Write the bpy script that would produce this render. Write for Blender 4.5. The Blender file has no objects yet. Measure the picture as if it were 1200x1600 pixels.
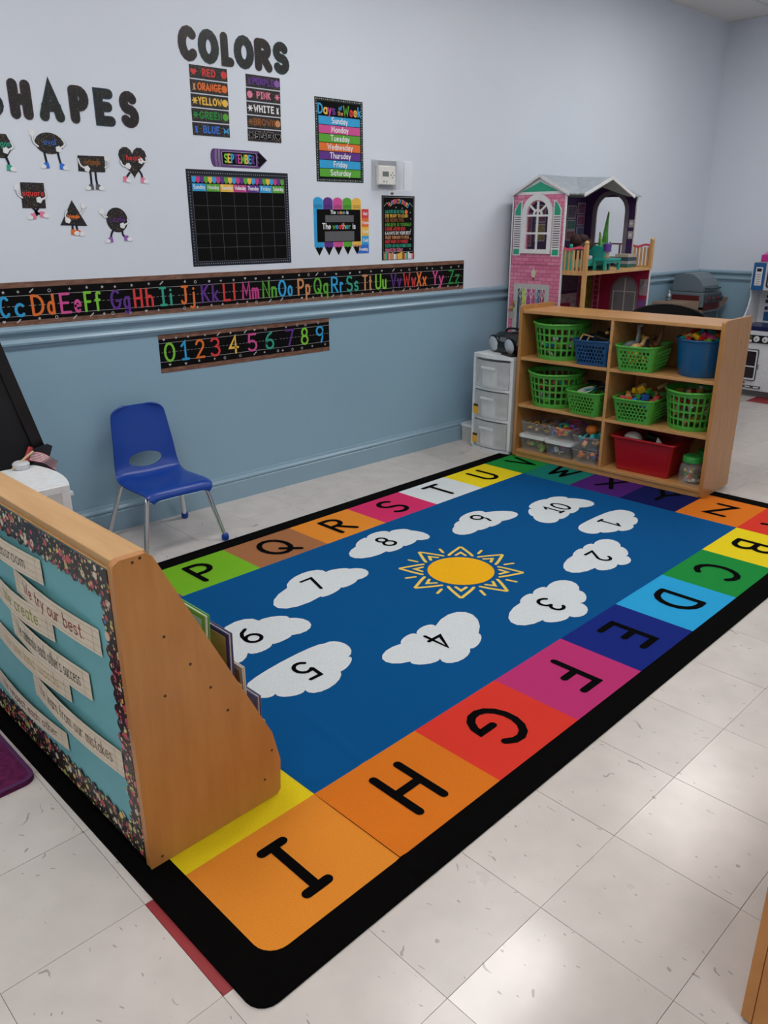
import bpy, bmesh, math, random
from math import sin, cos, pi, radians
from mathutils import Vector, Matrix
random.seed(7)
SC = bpy.context.scene
COL = SC.collection

# ------------------------------------------------------------------ camera
YAW, PITCH, ROLL = 0.7487, 0.3518, -0.0039
F = Vector((sin(YAW)*cos(PITCH), cos(YAW)*cos(PITCH), -sin(PITCH)))
R0 = Vector((cos(YAW), -sin(YAW), 0)); U0 = R0.cross(F)
R = R0*cos(ROLL)+U0*sin(ROLL); U = -R0*sin(ROLL)+U0*cos(ROLL)
cd = bpy.data.cameras.new('camera'); cam = bpy.data.objects.new('camera', cd); COL.objects.link(cam)
cd.sensor_fit = 'VERTICAL'; cd.sensor_height = 24.0; cd.lens = 1230.0/1600.0*24.0
cd.clip_start = 0.02; cd.clip_end = 60
mw = Matrix.Identity(4)
for i, a in enumerate((R, U, -F)):
    for j in range(3): mw[j][i] = a[j]
mw.translation = Vector((-0.8226, -3.4908, 1.3952))
cam.matrix_world = mw
SC.camera = cam

# ------------------------------------------------------------------ world, exposure, ceiling light positions
wd = bpy.data.worlds.new('world'); SC.world = wd; wd.use_nodes = True
wd.node_tree.nodes['Background'].inputs[0].default_value = (0.75, 0.8, 0.9, 1)
wd.node_tree.nodes['Background'].inputs[1].default_value = 0.25
SC.view_settings.view_transform = 'Standard'
SC.view_settings.look = 'None'
SC.view_settings.gamma = 1.0
SC.view_settings.use_curve_mapping = False
SC.view_settings.exposure = 0.30
LAMP_POWER = 10.5           # emission of the fluorescent diffusers
LAMP_COLOR = (1.0, 0.975, 0.94)
LAMPS = [(x, y) for x in (-2.9, -0.45, 2.0, 4.55) for y in (-1.35, -4.1)]  # leftmost pair is unseen, added to brighten the left-facing bulletin board
CEIL = 2.92
XR, XL, YF = 6.30, -4.8, -6.2      # right wall, left wall, front wall

# ------------------------------------------------------------------ materials
def s2l(c):
    return tuple((v/12.92 if v <= 0.04045 else ((v+0.055)/1.055)**2.4) for v in c)
def hexc(h):
    h = h.lstrip('#'); return s2l(tuple(int(h[i:i+2], 16)/255 for i in (0, 2, 4)))
MATS = {}
def nodes(m):
    nt = m.node_tree; return nt, nt.nodes['Principled BSDF']
def mat(name, col, rough=0.5, spec=0.5, metal=0.0, var=0.06, vscale=40, bump=0.0, bscale=200, coat=0.0):
    """procedural paint / plastic / paper: a colour with slight noise variation and fine relief"""
    if name in MATS: return MATS[name]
    if isinstance(col, str): col = hexc(col)
    m = bpy.data.materials.new(name); m.use_nodes = True; nt, b = nodes(m)
    N, L = nt.nodes, nt.links
    tc = N.new('ShaderNodeTexCoord')
    if var > 0:
        nz = N.new('ShaderNodeTexNoise'); nz.inputs['Scale'].default_value = vscale; nz.inputs['Detail'].default_value = 3
        L.new(tc.outputs['Object'], nz.inputs['Vector'])
        r = N.new('ShaderNodeValToRGB'); r.color_ramp.elements[0].position = 0.3; r.color_ramp.elements[1].position = 0.7
        r.color_ramp.elements[0].color = tuple(v*(1-var) for v in col)+(1,)
        r.color_ramp.elements[1].color = tuple(min(1, v*(1+var)) for v in col)+(1,)
        L.new(nz.outputs['Fac'], r.inputs['Fac']); L.new(r.outputs['Color'], b.inputs['Base Color'])
    else:
        b.inputs['Base Color'].default_value = tuple(col)+(1,)
    b.inputs['Roughness'].default_value = rough
    b.inputs['Specular IOR Level'].default_value = spec
    b.inputs['Metallic'].default_value = metal
    b.inputs['Coat Weight'].default_value = coat
    if bump > 0:
        nb = N.new('ShaderNodeTexNoise'); nb.inputs['Scale'].default_value = bscale; nb.inputs['Detail'].default_value = 4
        L.new(tc.outputs['Object'], nb.inputs['Vector'])
        bp = N.new('ShaderNodeBump'); bp.inputs['Strength'].default_value = bump; bp.inputs['Distance'].default_value = 0.002
        L.new(nb.outputs['Fac'], bp.inputs['Height']); L.new(bp.outputs['Normal'], b.inputs['Normal'])
    MATS[name] = m
    return m
def wood(name, c1, c2, scale=(3, 30, 30), rough=0.38, coat=0.25):
    if name in MATS: return MATS[name]
    m = bpy.data.materials.new(name); m.use_nodes = True; nt, b = nodes(m); N, L = nt.nodes, nt.links
    tc = N.new('ShaderNodeTexCoord'); mp = N.new('ShaderNodeMapping'); mp.inputs['Scale'].default_value = scale
    L.new(tc.outputs['Object'], mp.inputs['Vector'])
    nz = N.new('ShaderNodeTexNoise'); nz.inputs['Scale'].default_value = 1.6; nz.inputs['Detail'].default_value = 6; nz.inputs['Roughness'].default_value = 0.6
    L.new(mp.outputs['Vector'], nz.inputs['Vector'])
    r = N.new('ShaderNodeValToRGB'); r.color_ramp.elements[0].position = 0.35; r.color_ramp.elements[1].position = 0.68
    r.color_ramp.elements[0].color = hexc(c1)+(1,); r.color_ramp.elements[1].color = hexc(c2)+(1,)
    L.new(nz.outputs['Fac'], r.inputs['Fac']); L.new(r.outputs['Color'], b.inputs['Base Color'])
    b.inputs['Roughness'].default_value = rough; b.inputs['Coat Weight'].default_value = coat; b.inputs['Coat Roughness'].default_value = 0.25
    MATS[name] = m; return m
def speckle(name, base, cols, scale, thr, rough=0.35, two=None):
    """printed confetti: random coloured dots on a dark ground"""
    if name in MATS: return MATS[name]
    m = bpy.data.materials.new(name); m.use_nodes = True; nt, b = nodes(m); N, L = nt.nodes, nt.links
    tc = N.new('ShaderNodeTexCoord'); prev = None
    layers = [(scale, thr)]+([two] if two else [])
    prevcol = None
    for sc_, th in layers:
        vo = N.new('ShaderNodeTexVoronoi'); vo.inputs['Scale'].default_value = sc_; L.new(tc.outputs['Object'], vo.inputs['Vector'])
        sp = N.new('ShaderNodeSeparateColor'); L.new(vo.outputs['Color'], sp.inputs[0])
        r = N.new('ShaderNodeValToRGB'); r.color_ramp.interpolation = 'CONSTANT'
        el = r.color_ramp.elements
        for i, c in enumerate(cols):
            e = el[i] if i < 2 else el.new(i/len(cols))
            e.position = i/len(cols); e.color = hexc(c)+(1,)
        L.new(sp.outputs[0], r.inputs['Fac'])
        # dot radius varies from cell to cell
        mul = N.new('ShaderNodeMath'); mul.operation = 'MULTIPLY'; mul.inputs[1].default_value = th; L.new(sp.outputs[1], mul.inputs[0])
        lt = N.new('ShaderNodeMath'); lt.operation = 'LESS_THAN'; L.new(vo.outputs['Distance'], lt.inputs[0]); L.new(mul.outputs[0], lt.inputs[1])
        mx = N.new('ShaderNodeMix'); mx.data_type = 'RGBA'; L.new(lt.outputs[0], mx.inputs['Factor'])
        if prevcol is None: mx.inputs['A'].default_value = hexc(base)+(1,)
        else: L.new(prevcol, mx.inputs['A'])
        L.new(r.outputs['Color'], mx.inputs['B']); prevcol = mx.outputs['Result']
    L.new(prevcol, b.inputs['Base Color']); b.inputs['Roughness'].default_value = rough
    MATS[name] = m; return m
def clear(name, col=(0.93, 0.95, 0.97), alpha=0.35, rough=0.12):
    """thin clear or frosted plastic: part of the light passes straight through"""
    if name in MATS: return MATS[name]
    m = bpy.data.materials.new(name); m.use_nodes = True; nt, b = nodes(m)
    N, L = nt.nodes, nt.links
    nz = N.new('ShaderNodeTexNoise'); nz.inputs['Scale'].default_value = 14
    tc = N.new('ShaderNodeTexCoord'); L.new(tc.outputs['Object'], nz.inputs['Vector'])
    mr = N.new('ShaderNodeMapRange'); mr.inputs['To Min'].default_value = alpha*.85; mr.inputs['To Max'].default_value = alpha*1.15
    L.new(nz.outputs['Fac'], mr.inputs['Value']); L.new(mr.outputs['Result'], b.inputs['Alpha'])
    b.inputs['Base Color'].default_value = tuple(col)+(1,); b.inputs['Roughness'].default_value = rough
    MATS[name] = m; return m
def emis(name, col, st):
    m = bpy.data.materials.new(name); m.use_nodes = True; nt, b = nodes(m)
    b.inputs['Base Color'].default_value = (0.9, 0.9, 0.9, 1)
    b.inputs['Emission Color'].default_value = tuple(col)+(1,); b.inputs['Emission Strength'].default_value = st
    return m

# ------------------------------------------------------------------ mesh builder
def wallmap(u, v, o): return (u, -o, v)          # board hanging on the back wall: u right, v up, o out of the wall
def flatmap(u, v, o): return (u, v, o)           # lying on the floor
def catmull(p, n=4, closed=False):
    out = []; m = len(p)
    rng = range(m if closed else m-1)
    for i in rng:
        p0 = p[(i-1) % m] if (closed or i > 0) else p[i]
        p1 = p[i]; p2 = p[(i+1) % m]
        p3 = p[(i+2) % m] if (closed or i+2 < m) else p2
        for k in range(n):
            t = k/n
            out.append(tuple(0.5*((2*b)+(-a+c)*t+(2*a-5*b+4*c-d)*t*t+(-a+3*b-3*c+d)*t**3) for a, b, c, d in zip(p0, p1, p2, p3)))
    if not closed: out.append(tuple(p[-1]))
    return out
def arc(cx, cy, rx, ry, a0, a1, n=None):
    n = n or max(3, int(abs(a1-a0)/22))
    return [(cx+rx*cos(radians(a0+(a1-a0)*i/n)), cy+ry*sin(radians(a0+(a1-a0)*i/n))) for i in range(n+1)]
class MB:
    def __init__(s): s.v = []; s.f = []; s.m = []
    def add(s, vs, fs, mi=0):
        b = len(s.v); s.v += [tuple(q) for q in vs]
        for f in fs: s.f.append(tuple(b+i for i in f)); s.m.append(mi)
        return s
    def box(s, x0, x1, y0, y1, z0, z1, mi=0, M=None):
        vs = [(x, y, z) for x in (x0, x1) for y in (y0, y1) for z in (z0, z1)]
        if M is not None: vs = [tuple(M @ Vector(q)) for q in vs]
        return s.add(vs, [(0, 1, 3, 2), (4, 6, 7, 5), (0, 4, 5, 1), (2, 3, 7, 6), (0, 2, 6, 4), (1, 5, 7, 3)], mi)
    def cbox(s, c, sz, M=None, mi=0):
        T = Matrix.Translation(Vector(c)) @ (M if M is not None else Matrix.Identity(4))
        a, b, d = (q/2 for q in sz)
        return s.box(-a, a, -b, b, -d, d, mi, T)
    def prism(s, pts, o0, o1, mp=flatmap, mi=0, holes=None, side_mi=None):
        n = len(pts)
        vs = [mp(u, v, o0) for u, v in pts]+[mp(u, v, o1) for u, v in pts]
        s.add(vs, [tuple(range(n))[::-1], tuple(range(n, 2*n))], mi)
        s.add(vs, [(i, (i+1) % n, n+(i+1) % n, n+i) for i in range(n)], mi if side_mi is None else side_mi)
        return s
    def sheet(s, pts, o, mp=flatmap, mi=0):
        return s.add([mp(u, v, o) for u, v in pts], [tuple(range(len(pts)))], mi)
    def ringstrip(s, outer, inner, o0, o1, mp=flatmap, mi=0):
        """flat frame between two loops of equal count, with thickness"""
        n = len(outer)
        vs = [mp(*p, o0) for p in outer]+[mp(*p, o0) for p in inner]+[mp(*p, o1) for p in outer]+[mp(*p, o1) for p in inner]
        fs = []
        for i in range(n):
            j = (i+1) % n
            fs += [(i, j, n+j, n+i), (2*n+i, 3*n+i, 3*n+j, 2*n+j), (i, 2*n+i, 2*n+j, j), (n+i, n+j, 3*n+j, 3*n+i)]
        return s.add(vs, fs, mi)
    def stroke(s, pts, w, o, mp=flatmap, mi=0, cap=True, thick=0.0):
        """a pen stroke of width w along pts with round ends"""
        P = [Vector(p) for p in pts]
        Q = [P[0]]
        for p in P[1:]:
            if (p-Q[-1]).length > 1e-6: Q.append(p)
        P = Q
        h = w/2
        if len(P) == 1:
            return s.sheet([(P[0].x+h*cos(2*pi*k/10), P[0].y+h*sin(2*pi*k/10)) for k in range(10)], o, mp, mi)
        closed = (P[0]-P[-1]).length < 1e-4 and len(P) > 3
        if closed: P = P[:-1]
        n = len(P); Lp = []; Rp = []
        for i in range(n):
            if closed: a = (P[i]-P[i-1]).normalized(); b = (P[(i+1) % n]-P[i]).normalized()
            else:
                a = (P[i]-P[i-1]).normalized() if i else (P[1]-P[0]).normalized()
                b = (P[i+1]-P[i]).normalized() if i < n-1 else a
            t = a+b
            if t.length < 0.2: t = Vector((-a.y, a.x))
            t.normalize(); nn = Vector((-t.y, t.x))
            k = max(0.5, abs(nn.dot(Vector((-b.y, b.x)))))
            Lp.append(P[i]+nn*h/k); Rp.append(P[i]-nn*h/k)
        vs = []; fs = []
        for l, r in zip(Lp, Rp): vs += [mp(l.x, l.y, o), mp(r.x, r.y, o)]
        for i in range(n if closed else n-1):
            j = (i+1) % n; fs.append((2*i, 2*i+1, 2*j+1, 2*j))
        s.add(vs, fs, mi)
        if cap and not closed:
            for e, d in ((0, P[0]-P[1]), (n-1, P[-1]-P[-2])):
                d.normalize(); a0 = math.atan2(d.y, d.x)
                s.sheet([(P[e].x+h*cos(a0+pi*(k/6-0.5)), P[e].y+h*sin(a0+pi*(k/6-0.5))) for k in range(7)], o, mp, mi)
        return s
    def tube(s, path, r, n=10, closed=False, caps=True, mi=0):
        P = [Vector(p) for p in path]; m = len(P)
        rr = r if isinstance(r, (list, tuple)) else [r]*m
        T = []
        for i in range(m):
            a = P[(i-1) % m] if (closed or i) else P[i]; b = P[(i+1) % m] if (closed or i < m-1) else P[i]
            T.append((b-a).normalized())
        up = Vector((0, 0, 1)) if abs(T[0].z) < 0.9 else Vector((1, 0, 0))
        nrm = T[0].cross(up).normalized(); vs = []
        for i in range(m):
            if i:
                nrm = (nrm-T[i]*nrm.dot(T[i]))
                nrm = nrm.normalized() if nrm.length > 1e-6 else T[i].orthogonal().normalized()
            bn = T[i].cross(nrm)
            vs += [P[i]+(nrm*cos(2*pi*k/n)+bn*sin(2*pi*k/n))*rr[i] for k in range(n)]
        fs = []
        for i in range(m if closed else m-1):
            j = (i+1) % m
            fs += [(i*n+k, i*n+(k+1) % n, j*n+(k+1) % n, j*n+k) for k in range(n)]
        if caps and not closed: fs += [tuple(range(n))[::-1], tuple((m-1)*n+k for k in range(n))]
        return s.add(vs, fs, mi)
    def lathe(s, prof, n=24, c=(0, 0, 0), mi=0, M=None, sx=1, sy=1):
        vs = []; fs = []; m = len(prof)
        for r, z in prof:
            for k in range(n):
                q = Vector((r*cos(2*pi*k/n)*sx, r*sin(2*pi*k/n)*sy, z))
                if M is not None: q = M @ q
                vs.append(q+Vector(c))
        for i in range(m-1):
            fs += [(i*n+k, i*n+(k+1) % n, (i+1)*n+(k+1) % n, (i+1)*n+k) for k in range(n)]
        if prof[0][0] > 1e-6: fs.append(tuple(range(n))[::-1])
        if prof[-1][0] > 1e-6: fs.append(tuple((m-1)*n+k for k in range(n)))
        return s.add(vs, fs, mi)
    def ball(s, c, r, n=10, mi=0, sc=(1, 1, 1)):
        prof = [(max(1e-7, r*cos(a)), r*sin(a)) for a in [(-pi/2+pi*i/(n//2+1)) for i in range(n//2+2)]]
        return s.lathe(prof, n, c, mi, M=Matrix.Diagonal((sc[0], sc[1], sc[2], 1)))
    def loft(s, rings, mi=0, caps=(True, True), closed=True):
        n = len(rings[0]); vs = [q for r in rings for q in r]; fs = []
        for i in range(len(rings)-1):
            for k in range(n if closed else n-1):
                fs.append((i*n+k, i*n+(k+1) % n, (i+1)*n+(k+1) % n, (i+1)*n+k))
        if caps[0]: fs.append(tuple(range(n))[::-1])
        if caps[1]: fs.append(tuple((len(rings)-1)*n+k for k in range(n)))
        return s.add(vs, fs, mi)
    def mesh(s, name, mats, smooth=False):
        me = bpy.data.meshes.new(name); me.from_pydata(s.v, [], s.f); 
        for m in (mats if isinstance(mats, (list, tuple)) else [mats]): me.materials.append(m)
        if any(s.m): me.polygons.foreach_set('material_index', s.m)
        if smooth:
            me.polygons.foreach_set('use_smooth', [True]*len(me.polygons))
        me.update(); return me
    def build(s, name, mats, parent=None, loc=(0, 0, 0), rot=(0, 0, 0), smooth=False, bevel=0.0, label=None, solid=0.0, seg=2):
        o = bpy.data.objects.new(name, s.mesh(name, mats, smooth)); COL.objects.link(o)
        o.location = loc; o.rotation_euler = rot
        if parent is not None: o.parent = parent
        if solid:
            sm = o.modifiers.new('thickness', 'SOLIDIFY'); sm.thickness = solid; sm.offset = 0
        if bevel > 0:
            bm = o.modifiers.new('edge', 'BEVEL'); bm.width = bevel; bm.segments = seg; bm.limit_method = 'ANGLE'; bm.angle_limit = 0.7
        if smooth and not bevel:
            try: o.data.set_sharp_from_angle(angle=0.7)
            except Exception: pass
        if label: o['label'] = label
        return o
def tag(o, label=None, cat=None, group=None, kind=None):
    if label: o['label'] = label
    if cat: o['category'] = cat
    if group: o['group'] = group
    if kind: o['kind'] = kind
    return o
def thing(name, label, cat, loc=(0, 0, 0), rz=0.0, group=None, rot=None):
    o = bpy.data.objects.new(name, None); COL.objects.link(o); o.empty_display_size = 0.05
    o.location = loc; o.rotation_euler = rot if rot else (0, 0, rz)
    return tag(o, label, cat, group)
def inst(src, name, parent=None, loc=(0, 0, 0), rot=(0, 0, 0), mat_=None):
    o = src.copy(); o.name = name; COL.objects.link(o); o.location = loc; o.rotation_euler = rot; o.parent = parent
    for k in ('label', 'category', 'group'):
        if k in o: del o[k]
    return o
def rrect(x0, y0, x1, y1, r, n=4):
    pts = []
    for cx, cy, a in ((x1-r, y1-r, 0), (x0+r, y1-r, 90), (x0+r, y0+r, 180), (x1-r, y0+r, 270)):
        pts += arc(cx, cy, r, r, a, a+90, n)
    return pts
def rect(x0, y0, x1, y1): return [(x0, y0), (x1, y0), (x1, y1), (x0, y1)]
def circle(cx, cy, r, n=24, ry=None): return [(cx+r*cos(2*pi*k/n), cy+(ry or r)*sin(2*pi*k/n)) for k in range(n)]

# ------------------------------------------------------------------ stroke alphabet (hand-lettered look)
G = {
'A': [[(0, 0), (.32, 1), (.64, 0)], [(.11, .35), (.53, .35)]],
'B': [[(0, 0), (0, 1)], [(0, 1), (.28, 1)]+arc(.28, .76, .24, .24, 90, -90)+[(0, .52)], [(.28, .52)]+arc(.3, .26, .28, .26, 90, -90)+[(0, 0)]],
'C': [arc(.4, .5, .4, .5, 48, 312)],
'D': [[(0, 0), (0, 1)], [(0, 1), (.2, 1)]+arc(.2, .5, .44, .5, 90, -90)+[(0, 0)]],
'E': [[(.5, 1), (0, 1), (0, 0), (.52, 0)], [(0, .52), (.42, .52)]],
'F': [[(.5, 1), (0, 1), (0, 0)], [(0, .5), (.4, .5)]],
'G': [arc(.4, .5, .4, .5, 50, 335)+[(.78, .44), (.44, .44)]],
'H': [[(0, 0), (0, 1)], [(.56, 0), (.56, 1)], [(0, .5), (.56, .5)]],
'I': [[(0, 1), (.36, 1)], [(.18, 1), (.18, 0)], [(0, 0), (.36, 0)]],
'J': [[(.1, 1), (.6, 1)], [(.4, 1), (.4, .25)]+arc(.2, .22, .2, .22, 0, -160)],
'K': [[(0, 0), (0, 1)], [(.5, 1), (0, .45)], [(.14, .58), (.54, 0)]],
'L': [[(0, 1), (0, 0), (.48, 0)]],
'M': [[(0, 0), (.06, 1), (.38, .3), (.7, 1), (.76, 0)]],
'N': [[(0, 0), (0, 1), (.56, 0), (.56, 1)]],
'O': [arc(.4, .5, .4, .5, 90, 450)],
'P': [[(0, 0), (0, 1)], [(0, 1), (.26, 1)]+arc(.26, .73, .28, .27, 90, -90)+[(0, .46)]],
'Q': [arc(.4, .5, .4, .5, 90, 450), [(.45, .3), (.85, -.08)]],
'R': [[(0, 0), (0, 1)], [(0, 1), (.26, 1)]+arc(.26, .75, .26, .25, 90, -90)+[(0, .5)], [(.2, .5), (.56, 0)]],
'S': [arc(.3, .75, .28, .25, 35, 270)+arc(.3, .25, .3, .25, 90, -145)],
'T': [[(0, 1), (.64, 1)], [(.32, 1), (.32, 0)]],
'U': [[(0, 1), (0, .3)]+arc(.28, .3, .28, .3, 180, 360)+[(.56, 1)]],
'V': [[(0, 1), (.3, 0), (.6, 1)]],
'W': [[(0, 1), (.2, 0), (.42, .7), (.64, 0), (.84, 1)]],
'X': [[(0, 1), (.56, 0)], [(.56, 1), (0, 0)]],
'Y': [[(0, 1), (.3, .5), (.6, 1)], [(.3, .5), (.3, 0)]],
'Z': [[(0, 1), (.54, 1), (0, 0), (.56, 0)]],
'a': [arc(.24, .3, .24, .3, 40, 320), [(.46, .6), (.46, 0)]],
'b': [[(0, 1), (0, 0)], arc(.24, .3, .24, .3, 140, -140)],
'c': [arc(.26, .3, .26, .3, 45, 315)],
'd': [arc(.24, .3, .24, .3, 40, 320), [(.46, 1), (.46, 0)]],
'e': [[(.02, .32), (.46, .32)]+arc(.24, .3, .24, .3, 5, 310)],
'f': [arc(.26, .82, .14, .16, 40, 180)+[(.12, 0)], [(0, .56), (.3, .56)]],
'g': [arc(.24, .3, .24, .3, 40, 320), [(.46, .6), (.46, -.1)]+arc(.24, -.1, .22, .2, 0, -150)],
'h': [[(0, 1), (0, 0)], [(0, .3)]+arc(.22, .35, .22, .25, 170, 0)+[(.44, 0)]],
'i': [[(0, .6), (0, 0)], [(0, .84), (0, .86)]],
'j': [[(.2, .6), (.2, -.12)]+arc(.05, -.12, .15, .16, 0, -140), [(.2, .84), (.2, .86)]],
'k': [[(0, 1), (0, 0)], [(.38, .6), (0, .24)], [(.12, .36), (.4, 0)]],
'l': [[(0, 1), (0, 0)]],
'm': [[(0, .6), (0, 0)], [(0, .35)]+arc(.17, .38, .17, .22, 170, 0)+[(.34, 0)], [(.34, .35)]+arc(.51, .38, .17, .22, 170, 0)+[(.68, 0)]],
'n': [[(0, .6), (0, 0)], [(0, .3)]+arc(.2, .36, .2, .24, 170, 0)+[(.4, 0)]],
'o': [arc(.26, .3, .26, .3, 90, 450)],
'p': [[(0, .6), (0, -.34)], arc(.24, .3, .24, .3, 140, -140)],
'q': [arc(.24, .3, .24, .3, 40, 320), [(.46, .6), (.46, -.34)]],
'r': [[(0, .6), (0, 0)], [(0, .3)]+arc(.18, .38, .18, .2, 160, 50)],
's': [arc(.19, .45, .17, .15, 30, 270)+arc(.19, .15, .19, .15, 90, -150)],
't': [[(.14, .9), (.14, .1), (.22, 0), (.32, .02)], [(0, .6), (.3, .6)]],
'u': [[(0, .6), (0, .2)]+arc(.2, .2, .2, .2, 180, 360), [(.4, .6), (.4, 0)]],
'v': [[(0, .6), (.2, 0), (.4, .6)]],
'w': [[(0, .6), (.15, 0), (.3, .45), (.45, 0), (.6, .6)]],
'x': [[(0, .6), (.38, 0)], [(.38, .6), (0, 0)]],
'y': [[(0, .6), (.2, .05)], [(.42, .6), (.1, -.32)]],
'z': [[(0, .6), (.38, .6), (0, 0), (.4, 0)]],
'0': [arc(.28, .5, .28, .5, 90, 450)],
'1': [[(0, .78), (.2, 1), (.2, 0)], [(.02, 0), (.38, 0)]],
'2': [arc(.26, .72, .26, .28, 165, -30)+[(0, 0), (.54, 0)]],
'3': [arc(.24, .76, .24, .24, 150, -80), arc(.24, .26, .28, .27, 82, -150)],
'4': [[(.4, 0), (.4, 1), (0, .32), (.56, .32)]],
'5': [[(.48, 1), (.08, 1), (.04, .56)]+arc(.24, .3, .27, .3, 130, -145)],
'6': [[(.42, .98)]+arc(.42, .34, .42, .6, 100, 178)+arc(.27, .27, .27, .27, 180, 530)],
'7': [[(0, 1), (.5, 1), (.18, 0)]],
'8': [arc(.27, .76, .22, .24, -90, 270), arc(.27, .26, .27, .26, 90, 450)],
'9': [arc(.27, .73, .27, .27, 0, 360)+[(.5, .3), (.38, 0)]],
'.': [[(0, .02), (0, .03)]], ',': [[(.05, .04), (0, -.12)]], "'": [[(0, 1), (0, .8)]], '-': [[(0, .4), (.3, .4)]], ' ': [],
}
def gwidth(ch): 
    p = [q[0] for st in G[ch] for q in st]
    return max(p) if p else 0.28
def resample(q, step):
    out = [q[0]]
    for a, b in zip(q, q[1:]):
        n = max(1, int(math.hypot(b[0]-a[0], b[1]-a[1])/step))
        out += [(a[0]+(b[0]-a[0])*k/n, a[1]+(b[1]-a[1])*k/n) for k in range(1, n+1)]
    return out
def glyph(mb, ch, x, y, h, w, o, mp=flatmap, mi=0, sx=1.0, rot=0.0, step=None):
    for k, st in enumerate(G[ch]):
        q = [((a)*h*sx, b*h) for a, b in st]
        if rot: q = [(a*cos(rot)-b*sin(rot), a*sin(rot)+b*cos(rot)) for a, b in q]
        if step: q = resample(q, step)
        mb.stroke([(x+a, y+b) for a, b in q], w, o+k*.0002, mp, mi)
def text(mb, s, cx, y, h, w, o, mp=flatmap, mi=0, maxw=None, gap=0.24, align='c', mis=None):
    tot = sum(gwidth(c) for c in s)+gap*(len(s)-1)
    sx = 1.0
    if maxw and tot*h > maxw: sx = maxw/(tot*h)
    x = cx-(tot*h*sx/2 if align == 'c' else 0)
    for i, c in enumerate(s):
        glyph(mb, c, x, y, h, w, o, mp, (mis[i % len(mis)] if mis else mi), sx)
        x += (gwidth(c)+gap)*h*sx
# ------------------------------------------------------------------ the room
def wall_paint(name, c, rough, var=0.02):
    return mat(name, c, rough, 0.4, var=var, vscale=1.3, bump=0.12, bscale=160)
M_UP = wall_paint('wall_upper_paint', (0.68, 0.735, 0.825), 0.42)
M_LO = wall_paint('wall_lower_paint', (0.262, 0.415, 0.53), 0.36)
M_TRIM = mat('trim_paint', (0.25, 0.385, 0.485), 0.3, var=0.03, vscale=3)
M_CEIL = mat('ceiling_panel_face', (0.72, 0.71, 0.69), 0.9, var=0.05, vscale=90, bump=0.5, bscale=220)
M_GRID = mat('ceiling_grid_paint', (0.62, 0.62, 0.62), 0.5)
RAIL = [(0, .905), (.007, .905), (.009, .915), (.017, .92), (.019, .929), (.014, .937), (.012, .944), (.013, .956), (.019, .966), (.029, .973), (.031, .982), (.026, .992), (.012, .997), (0, .997)]
BASE = [(0, 0), (.017, 0), (.017, .095), (.012, .101), (.017, .106), (.017, .114), (.009, .124), (.006, .136), (0, .138)]
def wall(name, x0, x1, y0, y1):
    m = MB(); m.box(x0, x1, y0, y1, 0, .95, 1); m.box(x0, x1, y0, y1, .95, CEIL, 0)
    return tag(m.build(name, [M_UP, M_LO]), kind='structure')
T = 0.12
wall('wall_back', XL-T, XR+T, 0, T)
wall('wall_right', XR, XR+T, YF, 0)
wall('wall_left', XL-T, XL, YF, 0)
wall('wall_front', XL-T, XR+T, YF-T, YF)
def strip_x(name, prof, x0, x1, m_):
    m = MB(); m.loft([[(x, -o, z) for o, z in prof] for x in (x0, x1)])
    return tag(m.build(name, m_), kind='structure')
def strip_y(name, prof, y0, y1, m_):
    m = MB(); m.loft([[(XR-o, y, z) for o, z in prof] for y in (y0, y1)])
    return tag(m.build(name, m_), kind='structure')
strip_x('trim_1', RAIL, XL, XR, M_TRIM); strip_y('trim_2', RAIL, YF, 0, M_TRIM)
strip_x('baseboard_back', BASE, XL, XR, M_TRIM); strip_y('baseboard_right', BASE, YF, 0, M_TRIM)

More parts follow.
